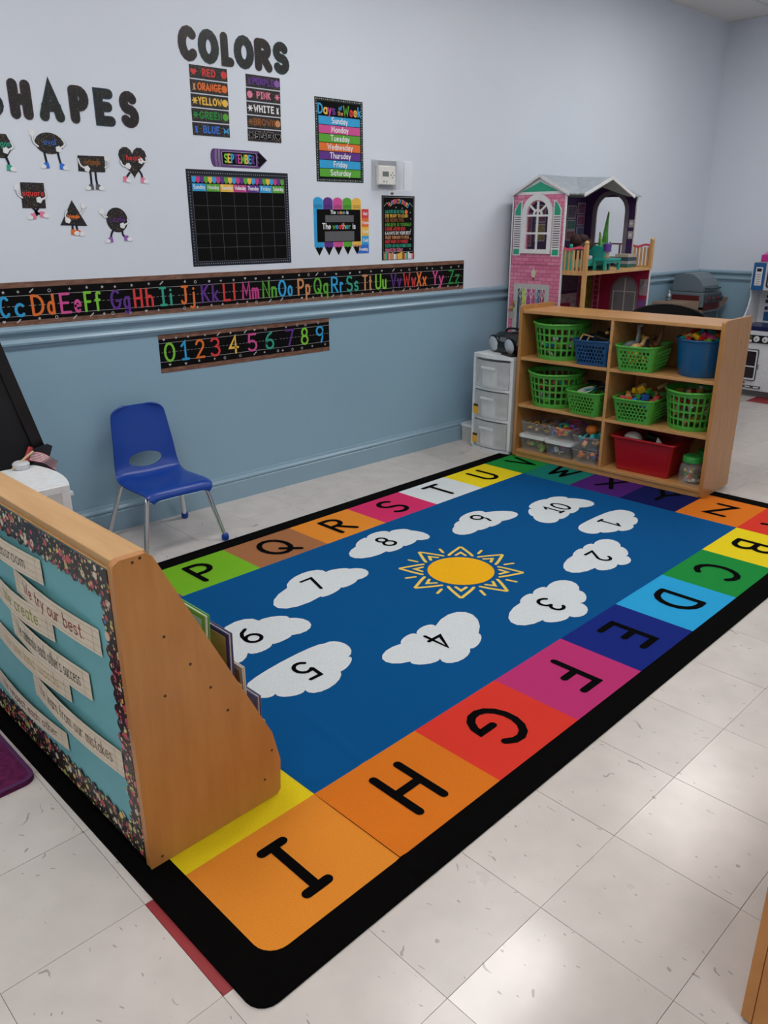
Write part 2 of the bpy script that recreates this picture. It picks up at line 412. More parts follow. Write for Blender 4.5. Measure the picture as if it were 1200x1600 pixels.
# floor: slab with square vinyl tiles laid on it
def vinyl(name, c, rough, fleck=True):
    m = bpy.data.materials.new(name); m.use_nodes = True; nt, b = nodes(m); N, L = nt.nodes, nt.links
    g = N.new('ShaderNodeNewGeometry')
    nz = N.new('ShaderNodeTexNoise'); nz.inputs['Scale'].default_value = 9; nz.inputs['Detail'].default_value = 5
    L.new(g.outputs['Position'], nz.inputs['Vector'])
    r = N.new('ShaderNodeValToRGB'); r.color_ramp.elements[0].position = .3; r.color_ramp.elements[1].position = .7
    r.color_ramp.elements[0].color = tuple(v*.93 for v in c)+(1,); r.color_ramp.elements[1].color = tuple(min(1, v*1.05) for v in c)+(1,)
    L.new(nz.outputs['Fac'], r.inputs['Fac'])
    # short scattered streaks pressed into the vinyl
    mp = N.new('ShaderNodeMapping'); mp.inputs['Scale'].default_value = (48, 17, 1); mp.inputs['Rotation'].default_value = (0, 0, .9)
    nw = N.new('ShaderNodeTexNoise'); nw.inputs['Scale'].default_value = 7; L.new(g.outputs['Position'], nw.inputs['Vector'])
    vm = N.new('ShaderNodeVectorMath'); vm.operation = 'MULTIPLY_ADD'; vm.inputs[1].default_value = (.16, .16, 0); L.new(nw.outputs['Color'], vm.inputs[0]); L.new(g.outputs['Position'], vm.inputs[2]); L.new(vm.outputs[0], mp.inputs['Vector'])
    vo = N.new('ShaderNodeTexVoronoi'); vo.inputs['Scale'].default_value = 1.0; vo.voronoi_dimensions = '2D'; L.new(mp.outputs['Vector'], vo.inputs['Vector'])
    sp = N.new('ShaderNodeSeparateColor'); L.new(vo.outputs['Color'], sp.inputs[0])
    gt = N.new('ShaderNodeMath'); gt.operation = 'GREATER_THAN'; gt.inputs[1].default_value = .70; L.new(sp.outputs[0], gt.inputs[0])
    nd = N.new('ShaderNodeTexNoise'); nd.inputs['Scale'].default_value = 120; L.new(g.outputs['Position'], nd.inputs['Vector'])
    ad = N.new('ShaderNodeMath'); ad.operation = 'MULTIPLY_ADD'; ad.inputs[1].default_value = .25; ad.inputs[2].default_value = .0; pw_ = N.new('ShaderNodeMath'); pw_.operation = 'MULTIPLY'; L.new(nd.outputs['Fac'], pw_.inputs[0]); L.new(sp.outputs[1], pw_.inputs[1]); L.new(pw_.outputs[0], ad.inputs[0])
    lt = N.new('ShaderNodeMath'); lt.operation = 'LESS_THAN'; L.new(vo.outputs['Distance'], lt.inputs[0]); L.new(ad.outputs[0], lt.inputs[1])
    mu = N.new('ShaderNodeMath'); mu.operation = 'MULTIPLY'; L.new(gt.outputs[0], mu.inputs[0]); L.new(lt.outputs[0], mu.inputs[1])
    m2 = N.new('ShaderNodeMath'); m2.operation = 'MULTIPLY'; m2.inputs[1].default_value = .62; L.new(mu.outputs[0], m2.inputs[0])
    mx = N.new('ShaderNodeMix'); mx.data_type = 'RGBA'; L.new(m2.outputs[0], mx.inputs['Factor']); L.new(r.outputs['Color'], mx.inputs['A'])
    mx.inputs['B'].default_value = tuple(v*.35 for v in c)+(1,)
    L.new(mx.outputs['Result'], b.inputs['Base Color'])
    nr = N.new('ShaderNodeTexNoise'); nr.inputs['Scale'].default_value = 5; nr.inputs['Detail'].default_value = 4; L.new(g.outputs['Position'], nr.inputs['Vector'])
    mr = N.new('ShaderNodeMapRange'); mr.inputs['To Min'].default_value = rough-.025; mr.inputs['To Max'].default_value = rough+.03; L.new(nr.outputs['Fac'], mr.inputs['Value'])
    L.new(mr.outputs['Result'], b.inputs['Roughness']); b.inputs['Specular IOR Level'].default_value = .5
    nb = N.new('ShaderNodeTexNoise'); nb.inputs['Scale'].default_value = 6; L.new(g.outputs['Position'], nb.inputs['Vector'])
    bp = N.new('ShaderNodeBump'); bp.inputs['Strength'].default_value = .05; bp.inputs['Distance'].default_value = .01
    L.new(nb.outputs['Fac'], bp.inputs['Height']); L.new(bp.outputs['Normal'], b.inputs['Normal'])
    return m
VC = (0.60, 0.555, 0.525)
M_TILE = [vinyl('vinyl_tile_%d' % i, tuple(v*k for v in VC), r) for i, (k, r) in enumerate(((1, .25), (.97, .28), (1.03, .23)))]
M_TILEGLOSS = vinyl('vinyl_tile_waxed', VC, .17)
M_TILERED = vinyl('vinyl_tile_red', (0.30, 0.032, 0.04), .36)
M_SEAM = mat('floor_seam', (0.24, 0.215, 0.20), .7, var=.1)
m = MB(); m.box(XL-T, XR+T, YF-T, T, -.05, -.003)
floor = tag(m.build('floor', M_SEAM), kind='structure')
TS, TA, TX, TY = .3048, .022, .3134, -2.7624
def clip(poly, f):
    out = []
    for i in range(len(poly)):
        a, b = poly[i], poly[(i+1) % len(poly)]; fa, fb = f(a), f(b)
        if fa >= 0: out.append(a)
        if (fa >= 0) != (fb >= 0):
            t = fa/(fa-fb); out.append((a[0]+(b[0]-a[0])*t, a[1]+(b[1]-a[1])*t))
    return out
rest = MB(); cache = {}; rt = random.Random(3)
g_ = .0006
for u in range(-19, 24):
    for v in range(-14, 12):
        q = [(u+g_/TS, v+g_/TS), (u+1-g_/TS, v+g_/TS), (u+1-g_/TS, v+1-g_/TS), (u+g_/TS, v+1-g_/TS)]
        w = [(TX+(cos(TA)*a-sin(TA)*b)*TS, TY+(sin(TA)*a+cos(TA)*b)*TS) for a, b in q]
        for f in (lambda p: -p[1], lambda p: XR-p[0], lambda p: p[0]-XL, lambda p: p[1]-YF): 
            if w: w = clip(w, f)
        if len(w) < 3: continue
        cx = sum(p[0] for p in w)/len(w); cy = sum(p[1] for p in w)/len(w)
        near = -1.0 < cx < XR and -3.1 < cy
        if not near: rest.prism(w, -.003, 0); continue
        red = (u, v) in ((-2, 1), (18, 5))
        k = 'r' if red else ('g' if (u, v) in ((-1, -1),) else rt.randrange(3))
        full = len(w) == 4 and abs((w[0][0]-w[2][0])**2+(w[0][1]-w[2][1])**2-2*(TS-2*g_)**2) < 1e-4
        key = k
        mm = M_TILERED if red else (M_TILEGLOSS if k == 'g' else M_TILE[k])
        c0 = (TX+(cos(TA)*(u+.5)-sin(TA)*(v+.5))*TS, TY+(sin(TA)*(u+.5)+cos(TA)*(v+.5))*TS)
        if full and key in cache: me = cache[key]
        else:
            mb = MB(); mb.prism([(p[0]-c0[0], p[1]-c0[1]) for p in w], -.003, 0); me = mb.mesh('floor_tile', mm)
            if full: cache[key] = me
        o = bpy.data.objects.new('red_floor_tile' if red else 'floor_tile', me); COL.objects.link(o); o.parent = floor; o.location = (c0[0], c0[1], 0)
        # tiles are never laid perfectly flat
        o.rotation_euler = (rt.gauss(0, .0015), rt.gauss(0, .0015), 0)
        if k == 'g': o.rotation_euler = (0, 0, 0)
        if red: o['label'] = 'dark red vinyl floor tile'
tag(rest.build('floor_tile_field', M_TILE[0], floor), kind='stuff')

# suspended ceiling with panels and recessed fluorescent lights
m = MB(); m.box(XL-T, XR+T, YF-T, T, CEIL+.03, CEIL+.1)
ceiling = tag(m.build('ceiling', M_GRID), kind='structure')
PX, PY = 1.2192, .6096
gx0, gy0 = 2.0-.61-PX*6, -1.35-.305-PY*9
src = None
def lit(cx, cy): return any(abs(cx-a) < .3 and abs(cy-b) < .3 for a, b in LAMPS)
xs = [gx0+PX*i for i in range(0, 12)]; ys = [gy0+PY*j for j in range(0, 14)]
LAMPS = [(gx0+PX*(round((a-gx0)/PX-.5)+.5), gy0+PY*(round((b-gy0)/PY-.5)+.5)) for a, b in LAMPS]
gb = MB()
for x in xs:
    if XL < x < XR: gb.box(x-.012, x+.012, YF, 0, CEIL-.004, CEIL+.03)
for y in ys:
    if YF < y < 0: gb.box(XL, XR, y-.012, y+.012, CEIL-.0045, CEIL+.03)
gb.build('grid_bar', M_GRID, ceiling)
for i in range(len(xs)-1):
    for j in range(len(ys)-1):
        a, b, c, d = max(xs[i]+.012, XL), min(xs[i+1]-.012, XR), max(ys[j]+.012, YF), min(ys[j+1]-.012, 0)
        if b-a < .02 or d-c < .02: continue
        cx, cy = (xs[i]+xs[i+1])/2, (ys[j]+ys[j+1])/2
        if lit(cx, cy): continue
        mb = MB(); mb.box(a-cx, b-cx, c-cy, d-cy, 0, .015)
        mb.build('ceiling_panel', M_CEIL, ceiling, (cx, cy, CEIL))
M_LAMP = emis('fluorescent_diffuser', LAMP_COLOR, LAMP_POWER)
for k, (x, y) in enumerate(LAMPS):
    where = ('first', 'second', 'third', 'fourth')[k//2]
    t = thing('ceiling_light', 'recessed ceiling light, %s from the left in the row %s the wall' % (where, 'near' if k % 2 == 0 else 'away from'), 'light', (x, y, CEIL), group='recessed ceiling lights')
    mb = MB(); mb.ringstrip(rect(-.595, -.292, .595, .292), rect(-.555, -.255, .555, .255), -.004, .028); mb.build('frame', M_GRID, t)
    mb = MB(); mb.box(-.555, .555, -.255, .255, .004, .01); mb.build('diffuser', M_LAMP, t)

# ------------------------------------------------------------------ alphabet rug
RX, RY, RA = -.1954, -2.47, .0351
M_BLACK = mat('rug_black_pile', '#070606', .95, .05, var=.25, vscale=500, bump=.6, bscale=700)
def pile(name, c): return mat('rug_'+name, c, .93, .12, var=.13, vscale=420, bump=.6, bscale=650)
RC = dict(orange='#e08a2e', yellow='#ead21f', green='#1c8a3c', dkorange='#d9751f', red='#d8392c', magenta='#b83270', navy='#14267a', sky='#2aa2da', lime='#74b325', brown='#a06a45',
          white='#d3dade', crimson='#cf2f66', teal='#16766a', purple='#4a1e6e', dknavy='#0c1450', blue='#00508a', sun='#f0b21a', ray='#e6c95c', violet='#6a2c8c', olive='#8d8f2a')
RM = {k: pile(k, v) for k, v in RC.items()}
rug = thing('alphabet_rug', 'large rectangular alphabet rug, blue centre with clouds and sun, coloured letter squares, black border', 'rug', (RX, RY, 0), RA)
US = [i*.381 for i in range(10)]; VS = [0, .309, .623, .937, 1.251, 1.565, 1.848]; BD = .084
def crease(u, v):
    z = 0.0
    d = u-(.515+.13*v)
    if .3 < v < .66: z += .006*math.exp(-(d/.013)**2)*min(1, (.66-v)/.2)*min(1, (v-.3)/.04)
    d = u-.383
    if v < .34: z += .003*math.exp(-(d/.014)**2)*min(1, (.34-v)/.1)
    return z
ZT = .006
def rpt(u, v, o): return (u, v, ZT+o+crease(u, v))
def patch(mb, u0, u1, v0, v1, o, nu, nv):
    us = [u0+(u1-u0)*i/nu for i in range(nu+1)]; vs = [v0+(v1-v0)*j/nv for j in range(nv+1)]
    mb.add([rpt(a, b, o) for a in us for b in vs], [(i*(nv+1)+j, (i+1)*(nv+1)+j, (i+1)*(nv+1)+j+1, i*(nv+1)+j+1) for i in range(nu) for j in range(nv)])
# border: outer rounded slab
m = MB()
out = rrect(-BD, -BD, US[-1]+BD, VS[-1]+BD, .045, 5)
m.add([(a, b, 0) for a, b in out]+[(a, b, ZT) for a, b in out], [(i, (i+1) % len(out), len(out)+(i+1) % len(out), len(out)+i) for i in range(len(out))])
m.sheet(out, ZT)
m.build('border', M_BLACK, rug)
m = MB()
patch(m, .2, .75, -BD+.012, 0, .0004, 60, 3); m.build('border_fold', M_BLACK, rug)
m = MB(); patch(m, US[1], US[8], VS[1], VS[5], .001, 260, 24); m.build('centre_panel', RM['blue'], rug, smooth=True)
ring = []   # (letter, ui, vi, colour, turn)   turn: direction of the letter's top
right = 'IHGFEDCBA'; rc = ['orange', 'dkorange', 'red', 'magenta', 'navy', 'sky', 'green', 'yellow', 'red']
for i, ch in enumerate(right): ring.append((ch, i, 0, rc[i], 180))
tc = [('Z', 'dkorange'), ('Y', 'dknavy'), ('X', 'purple'), ('W', 'teal')]
for j, (ch, c) in enumerate(tc): ring.append((ch, 8, j+1, c, -90))
lc = ['green', 'yellow', 'white', 'crimson', 'orange', 'brown', 'lime', 'violet', 'sky']
for i, ch in enumerate('VUTSRQPON'): ring.append((ch, 8-i, 5, lc[i], 0))
bc = [('J', 'yellow'), ('K', 'green'), ('L', 'magenta'), ('M', 'olive')]
for j, (ch, c) in enumerate(bc): ring.append((ch, 0, j+1, c, 90))
M_INK = mat('rug_black_letter', '#060506', .95, .05, var=.2, vscale=500)
for ch, i, j, c, turn in ring:
    u0, u1, v0, v1 = US[i], US[i+1], VS[j], VS[j+1]; cu, cv = (u0+u1)/2, (v0+v1)/2
    sq = MB()
    if ch in 'IVAN':      # rounded outer corner
        r = .05
        su = 1 if i == 8 else -1; sv = 1 if j == 5 else -1
        pts = []
        for (a, b) in ((u0, v0), (u1, v0), (u1, v1), (u0, v1)):
            if (a == (u1 if su > 0 else u0)) and (b == (v1 if sv > 0 else v0)):
                ca, cb = a-su*r, b-sv*r
                a0 = {(-1, -1): 180, (1, -1): 270, (1, 1): 0, (-1, 1): 90}[(su, sv)]
                pts += arc(ca, cb, r, r, a0, a0+90, 6)
            else: pts.append((a, b))
        sq.sheet(pts, ZT+.0012)
    else: patch(sq, u0, u1, v0, v1, .001, 40 if i in (0, 1) else 4, 8 if i in (0, 1) else 4)
    so = sq.build('letter_square', RM[c], rug, label='%s letter square' % c.replace('dk', 'dark '))
    h = .165; w_ = gwidth(ch)*h; ll = MB(); an = radians(turn)
    def lm(x, y, o): a_, b_ = cu+x*cos(an)-y*sin(an), cv+x*sin(an)+y*cos(an); return (a_, b_, ZT+.0022+o+crease(a_, b_))
    glyph(ll, ch, -w_/2, -h/2, h, .026, 0, lm, step=.008)
    ll.build('letter', M_INK, so)
CL = {
6: [(0.85, 1.18), (0.918, 1.163), (0.941, 1.119), (0.968, 1.02), (0.867, 1.008), (0.818, 0.998), (0.78, 1.009), (0.721, 0.991), (0.684, 1.019), (0.598, 0.999), (0.618, 1.111), (0.738, 1.23)],
5: [(0.559, 0.851), (0.728, 0.889), (0.909, 0.879), (0.96, 0.823), (0.907, 0.752), (0.89, 0.72), (0.827, 0.702), (0.732, 0.654), (0.674, 0.7), (0.619, 0.705), (0.595, 0.749), (0.54, 0.78)],
7: [(1.099, 1.327), (1.232, 1.394), (1.311, 1.329), (1.365, 1.323), (1.402, 1.286), (1.442, 1.21), (1.35, 1.181), (1.295, 1.164), (1.257, 1.177), (1.187, 1.157), (1.145, 1.172), (0.963, 1.212)],
8: [(1.594, 1.447), (1.65, 1.487), (1.698, 1.486), (1.785, 1.506), (1.824, 1.46), (1.886, 1.456), (1.913, 1.408), (1.925, 1.293), (1.843, 1.302), (1.788, 1.286), (1.751, 1.299), (1.687, 1.285), (1.652, 1.308), (1.498, 1.353)],
9: [(2.102, 1.29), (2.137, 1.314), (2.173, 1.318), (2.301, 1.362), (2.363, 1.306), (2.471, 1.188), (2.318, 1.17), (2.258, 1.156), (2.221, 1.169), (2.177, 1.165), (2.147, 1.178), (2.034, 1.206)],
10: [(2.488, 1.1), (2.523, 1.154), (2.579, 1.17), (2.645, 1.216), (2.758, 1.197), (2.833, 1.181), (2.847, 1.127), (2.882, 0.992), (2.759, 1.004), (2.692, 0.982), (2.659, 0.996), (2.593, 0.975), (2.549, 0.985), (2.451, 1.001)],
1: [(2.525, 0.859), (2.679, 0.87), (2.833, 0.855), (2.894, 0.793), (2.827, 0.737), (2.801, 0.695), (2.725, 0.682), (2.655, 0.662), (2.614, 0.698), (2.559, 0.712), (2.534, 0.746), (2.474, 0.79)],
2: [(2.197, 0.684), (2.259, 0.705), (2.294, 0.692), (2.347, 0.707), (2.374, 0.688), (2.479, 0.67), (2.434, 0.584), (2.411, 0.537), (2.358, 0.516), (2.306, 0.467), (2.247, 0.495), (2.164, 0.496), (2.149, 0.544), (2.035, 0.615)],
3: [(1.654, 0.576), (1.712, 0.6), (1.751, 0.584), (1.804, 0.602), (1.838, 0.581), (1.954, 0.564), (1.907, 0.472), (1.876, 0.42), (1.816, 0.411), (1.759, 0.347), (1.689, 0.38), (1.619, 0.388), (1.595, 0.433), (1.498, 0.507)],
4: [(1.098, 0.686), (1.153, 0.712), (1.186, 0.692), (1.247, 0.716), (1.28, 0.686), (1.443, 0.679), (1.347, 0.539), (1.304, 0.497), (1.243, 0.493), (1.147, 0.467), (1.118, 0.522), (1.054, 0.535), (1.034, 0.581), (0.98, 0.661)]}
NP = {1: (2.669, 0.774), 2: (2.268, 0.596), 3: (1.723, 0.483), 4: (1.208, 0.608), 5: (0.751, 0.787), 6: (0.757, 1.111), 7: (1.2, 1.277), 8: (1.728, 1.389), 9: (2.274, 1.265), 10: (2.678, 1.082)}
for k, q in CL.items():
    pts = []; n = len(q)//2
    for i in range(n):
        a = Vector(q[2*i]); p = Vector(q[2*i+1]); b = Vector(q[(2*i+2) % len(q)]); mid = (a+b)/2
        for s in range(8):
            th = pi*s/8; pts.append(tuple(mid+(a-mid)*cos(th)+(p-mid)*sin(th)))
    c = MB(); c.sheet(pts, ZT+.002); co = c.build('cloud', RM['white'], rug)
    up = 180 if k <= 5 else 0; an = radians(up); s = str(k); h = .105
    def lm(x, y, o, P=NP[k], an=an): return (P[0]+x*cos(an)-y*sin(an), P[1]+x*sin(an)+y*cos(an), ZT+.003+o)
    c = MB(); text(c, s, 0, -h/2, h, .0145, 0, lm, gap=.18); c.build('number', M_INK, co)
SU, SV = 1.724, .935
c = MB(); c.sheet(circle(SU, SV, .142, 40), ZT+.002); so = c.build('sun', RM['sun'], rug)
for k in range(8):
    a = radians(45*k-5); ray = MB()
    def pl(r, t, a=a): return (SU+r*cos(a+t), SV+r*sin(a+t))
    ray.stroke(catmull([pl(.170, -.31), pl(.198, -.19), pl(.258, -.012)], 4)+catmull([pl(.258, .012), pl(.198, .19), pl(.170, .31)], 4), .0135, ZT+.002)
    ray.stroke([pl(.165, -.13), pl(.196, 0), pl(.165, .13)], .013, ZT+.002)
    ray.stroke([pl(.205, .393), pl(.245, .393)], .0125, ZT+.002)
    ray.build('sun_ray', RM['ray'], so)
# purple mat lying on the floor left of the book display
m = MB(); pts = rrect(-.5, 0, 0, .6, .035, 5)
m.prism(pts, 0, .012); mat_o = m.build('floor_mat', mat('purple_plush', '#5c2148', .95, .1, var=.3, vscale=60, bump=.8, bscale=500), loc=(-.324, -1.592, 0), rot=(0, 0, .035), bevel=.005)
tag(mat_o, 'small purple plush mat with rounded corner on the tiles by the rug edge', 'mat')
m = MB(); m.ringstrip(pts, rrect(-.488, .012, -.012, .588, .024, 5), .012, .015); m.build('edge_binding', mat('purple_binding', '#4c1a4e', .8), mat_o)
# ------------------------------------------------------------------ paper on the back wall
def paper(name, c, rough=.45): return mat('print_'+name, c, rough, .35, var=.03, vscale=30)
PC = {k: paper(k, v) for k, v in dict(black='#070607', white='#e4e6ea', sky='#2f9fd6', pink='#cf4f95', magenta='#bf3d86', green='#57a532', dkgreen='#1d8a3a', orange='#e0702e', purple='#5c2f88', yellow='#e8bb4c',
      red='#d23a3a', blue='#2e6fd0', teal='#2fa287', brown='#8a5526', grey='#5c5c60', navy='#0e1626', chalk='#bdbcc0', rose='#e37f9d', tan='#c98d5c', lilac='#8d5cae', lime='#7cc43a').items()}
PC['black'] = mat('print_flat_black', '#060506', .6, .12, var=.03, vscale=30)
GLIT = speckle('glitter_print', '#0c090b', ['#a8803c', '#8f4a35', '#5c6a45', '#7a5a70', '#b59a6a', '#3c5a66'], 170, .30, .35, two=(300, .22))
GLITB = speckle('glitter_print_cool', '#0a0c10', ['#7d8a4a', '#4a6a80', '#a08050', '#5a7a70', '#8a90a0'], 180, .29, .35, two=(320, .22))
EDGE = [paper('edge_blue', '#27485c'), paper('edge_plum', '#4a3040'), paper('edge_teal', '#2a5552'), paper('edge_umber', '#4d4038')]
wm = wallmap
def bubble(ch, x0, x1, z0, z1, k, word, label):
    W_, H_ = x1-x0, z1-z0; w = .036
    t = thing('bulletin_letter', label, 'letter', ((x0+x1)/2, 0, (z0+z1)/2), group='cut-out letters of the word %s' % word)
    gw = gwidth(ch); sx = (W_-w)/max(gw, .01); sz = H_-w
    for nm, ww, o, mm, so in (('outline', w+.004, .0015, EDGE[k % 4], .002), ('face', w-.002, .0032, GLIT if k % 2 else GLITB, 0)):
        mb = MB()
        for k_, st in enumerate(G[ch]):
            q = [(a*sx-(W_-w)/2, b*sz-sz/2) for a, b in st]
            mb.stroke(q, ww, o+.0003*k_, wm)
        mb.build(nm, mm, t, solid=so)
for k, (ch, x0, x1) in enumerate((('S', .325, .418), ('H', .444, .529), ('A', .556, .655), ('P', .682, .762), ('E', .788, .872), ('S', .898, .981))):
    nm = {0: 'first letter S of SHAPES, cut off by the picture edge', 5: 'last letter S of the word SHAPES, above the heart'}.get(k, 'letter %s in the word SHAPES' % ch)
    bubble(ch, x0, x1, 1.785, 1.924, k, 'SHAPES', 'black glitter paper bubble ' + nm)
for k, (ch, x0, x1) in enumerate((('C', 1.204, 1.292), ('O', 1.303, 1.407), ('L', 1.420, 1.485), ('O', 1.490, 1.597), ('R', 1.604, 1.699), ('S', 1.708, 1.8))):
    nm = {1: 'first letter O of the word COLORS', 3: 'second letter O of the word COLORS'}.get(k, 'letter %s in the word COLORS' % ch)
    bubble(ch, x0, x1, 2.074, 2.209, k+1, 'COLORS', 'black glitter paper bubble ' + nm)

# colour word cards
def heart(cx, cy, r):
    return [(cx+r*.062*16*sin(t)**3, cy+r*.062*(13*cos(t)-5*cos(2*t)-2*cos(3*t)-cos(4*t))) for t in [2*pi*i/24 for i in range(24)]]
def star(cx, cy, r, n=5, k=.45, a0=90): return [(cx+(r if i % 2 == 0 else r*k)*cos(radians(a0)+pi*i/n), cy+(r if i % 2 == 0 else r*k)*sin(radians(a0)+pi*i/n)) for i in range(2*n)]
def flower(cx, cy, r, n=6): return [(cx+r*(.7+.3*cos(n*t))*cos(t), cy+r*(.7+.3*cos(n*t))*sin(t)) for t in [2*pi*i/48 for i in range(48)]]
def wing(cx, cy, r): return [(cx, cy), (cx+r, cy+r), (cx+r*.7, cy), (cx+r*.9, cy-r*.9), (cx, cy-r*.3), (cx-r*.9, cy-r*.9), (cx-r*.7, cy), (cx-r, cy+r)]
def cat(cx, cy, r): return [(cx-r*.4, cy-r), (cx+r*.5, cy-r), (cx+r*.3, cy), (cx+r*.55, cy+r), (cx+r*.15, cy+r*.6), (cx-r*.1, cy+r*.6), (cx-r*.4, cy+r), (cx-r*.3, cy)]
cards = [('RED', 'red', heart, circle, 'red', 'red'), ('ORANGE', 'orange', cat, circle, 'tan', 'orange'), ('YELLOW', 'yellow', flower, circle, 'yellow', 'yellow'),
         ('GREEN', 'dkgreen', flower, circle, 'dkgreen', 'green'), ('BLUE', 'blue', cat, wing, 'blue', 'sky'),
         ('PURPLE', 'purple', cat, circle, 'purple', 'lilac'), ('PINK', 'rose', circle, flower, 'rose', 'rose'), ('WHITE', 'white', flower, cat, 'white', 'white'),
         ('BROWN', 'brown', flower, circle, 'brown', 'tan'), ('BLACK', 'black', flower, heart, 'black', 'black')]
for k, (wd_, c, i1, i2, c1, c2) in enumerate(cards):
    col, row = k//5, k % 5
    x = (1.346, 1.643)[col]; z = (2.035, 2.028)[col]-.0582*row
    t = thing('color_word_card', 'black glitter card printed with the word %s under COLORS' % wd_, 'card', (x-.0015*row, 0, z), group='colour word cards')
    mb = MB(); mb.box(-.098, .098, -.0016, 0, -.0265, .0265); mb.build('card', GLIT, t)
    mb = MB(); tw = {'RED': .065, 'PINK': .075, 'BLUE': .085, 'BLACK': .1}.get(wd_, .12)
    lw = .0062 if wd_ != 'BLACK' else .0105
    if wd_ == 'BLACK':
        text(mb, wd_, 0, -.011, .024, .0115, .0019, wm, maxw=tw, gap=.4); mb.build('word_outline', PC['chalk'], t)
        mb = MB(); lw = .0085
    text(mb, wd_, 0, -.0125, .026, lw, .0021, wm, maxw=tw, gap=.36); mb.build('word', PC[c], t)
    for fn, cc, xx in ((i1, c1, -.079), (i2, c2, .079)):
        if wd_ == 'BLACK':
            mb = MB(); mb.sheet(fn(xx, 0, .0175), .0018, wm); mb.build('picture_outline', PC['chalk'], t)
        mb = MB(); mb.sheet(fn(xx, 0, .0155), .0021, wm); mb.build('picture', PC[cc], t)

# shape people: black glitter shapes with glove hands and sneakers
def limb(mb, pts, w, o): mb.stroke(catmull(pts, 3), w, o, wm)
M_GLOVE = PC['white']; M_LEG = PC['navy']
def figure(label, word, wc, outline, cx, cz, arms, legs, shoe, wordpos, wh=.021, mw=.085):
    t = thing('shape_cutout', label, 'cutout', (cx, 0, cz), group='shape cut-outs under SHAPES')
    rel = lambda pts: [(a-cx, b-cz) for a, b in pts]
    mb = MB(); mb.prism(rel(outline), 0, .0016, wm); mb.build('body', GLIT, t)
    for a in arms:          # arm in front of the body, hand at the last point
        mb = MB(); limb(mb, rel(a), .0085, .0026); mb.build('arm_edge', PC['grey'], t, solid=.0006)
        mb = MB(); limb(mb, rel(a), .0062, .0033); ar = mb.build('arm', M_GLOVE, t)
        hx, hz = a[-1][0]-cx, a[-1][1]-cz
        mb = MB(); pts = [(hx+.0118*(1+.1*cos(5*q))*cos(q), hz+.0118*(1+.1*cos(5*q))*sin(q)) for q in [2*pi*i/30 for i in range(30)]]
        mb.prism(pts, .002, .0036, wm); mb.build('glove', M_GLOVE, ar)
    for l, d in legs:       # d = way the shoe points
        mb = MB(); limb(mb, rel(l), .009, .0012); lg = mb.build('leg', M_LEG, t, solid=.0008)
        fx, fz = l[-1][0]-cx, l[-1][1]-cz
        mb = MB(); mb.prism([(fx-.007, fz+.010), (fx+.007, fz+.010), (fx+.009+max(0, d)*.012, fz-.004), (fx+.009+max(0, d)*.014, fz-.012), (fx-.009+min(0, d)*.014, fz-.012), (fx-.009+min(0, d)*.012, fz-.004)], .0012, .003, wm)
        mb.build('shoe', PC[shoe], lg)
        mb = MB(); mb.prism(circle(fx+d*.016, fz-.006, .0125, 14, .009), .002, .0034, wm); mb.build('toe_cap', M_GLOVE, lg)
    mb = MB(); text(mb, word, wordpos[0]-cx, wordpos[1]-cz-wh*.35, wh, .0033, .0037, wm, maxw=mw, gap=.3); mb.build('word', PC[wc], t)
figure('hexagon cut-out with one teal sneaker at the left picture edge', 'hexagon', 'teal', [(.352, 1.727), (.411, 1.727), (.432, 1.684), (.401, 1.640), (.342, 1.640), (.322, 1.684)], .377, 1.684,
       [[(.425, 1.70), (.43, 1.68), (.402, 1.668)], [(.33, 1.7), (.318, 1.73), (.33, 1.755)]], [([(.398, 1.645), (.405, 1.625), (.404, 1.607)], 1), ([(.352, 1.645), (.346, 1.62), (.345, 1.607)], -1)], 'teal', (.377, 1.69))
figure('oval cut-out with a raised glove making a peace sign', 'oval', 'blue', [(.577+.0575*cos(2*pi*i/32), 1.703+.04*sin(2*pi*i/32)) for i in range(32)], .577, 1.70,
       [[(.53, 1.69), (.514, 1.705), (.511, 1.738)], [(.63, 1.722), (.641, 1.703), (.612, 1.683)]], [([(.552, 1.668), (.555, 1.64), (.556, 1.622)], -1), ([(.607, 1.668), (.611, 1.64), (.616, 1.62)], 1)], 'blue', (.578, 1.706))
figure('wide rectangle cut-out with both legs together and grey sneakers', 'rectangle', 'brown', [(.684, 1.603), (.801, 1.603), (.806, 1.666), (.688, 1.664)], .745, 1.634,
       [[(.688, 1.65), (.697, 1.625), (.722, 1.614)], [(.802, 1.622), (.816, 1.632), (.814, 1.658)]], [([(.735, 1.603), (.735, 1.575), (.733, 1.545)], -1), ([(.757, 1.603), (.757, 1.575), (.760, 1.545)], 1)], 'grey', (.746, 1.639), mw=.07)
figure('heart cut-out with pink sneakers and hands on its front', 'heart', 'red', [(a, b*1.07-.0117*10.05) for a, b in heart(.934, 1.658, .066)], .934, 1.655,
       [[(.875, 1.65), (.885, 1.632), (.909, 1.632)], [(.996, 1.67), (.993, 1.652), (.970, 1.655)]], [([(.912, 1.605), (.903, 1.595), (.888, 1.580)], 1), ([(.958, 1.615), (.968, 1.6), (.970, 1.578)], 1)], 'rose', (.937, 1.664))
figure('square cut-out with crossed legs and a red sneaker', 'square', 'red', [(.433, 1.457), (.527, 1.457), (.532, 1.554), (.438, 1.554)], .482, 1.505,
       [[(.437, 1.497), (.422, 1.51), (.422, 1.534)], [(.532, 1.524), (.533, 1.5), (.504, 1.489)]], [([(.475, 1.457), (.49, 1.437), (.473, 1.428)], -1), ([(.495, 1.457), (.482, 1.44), (.507, 1.435)], 1)], 'rose', (.483, 1.512))
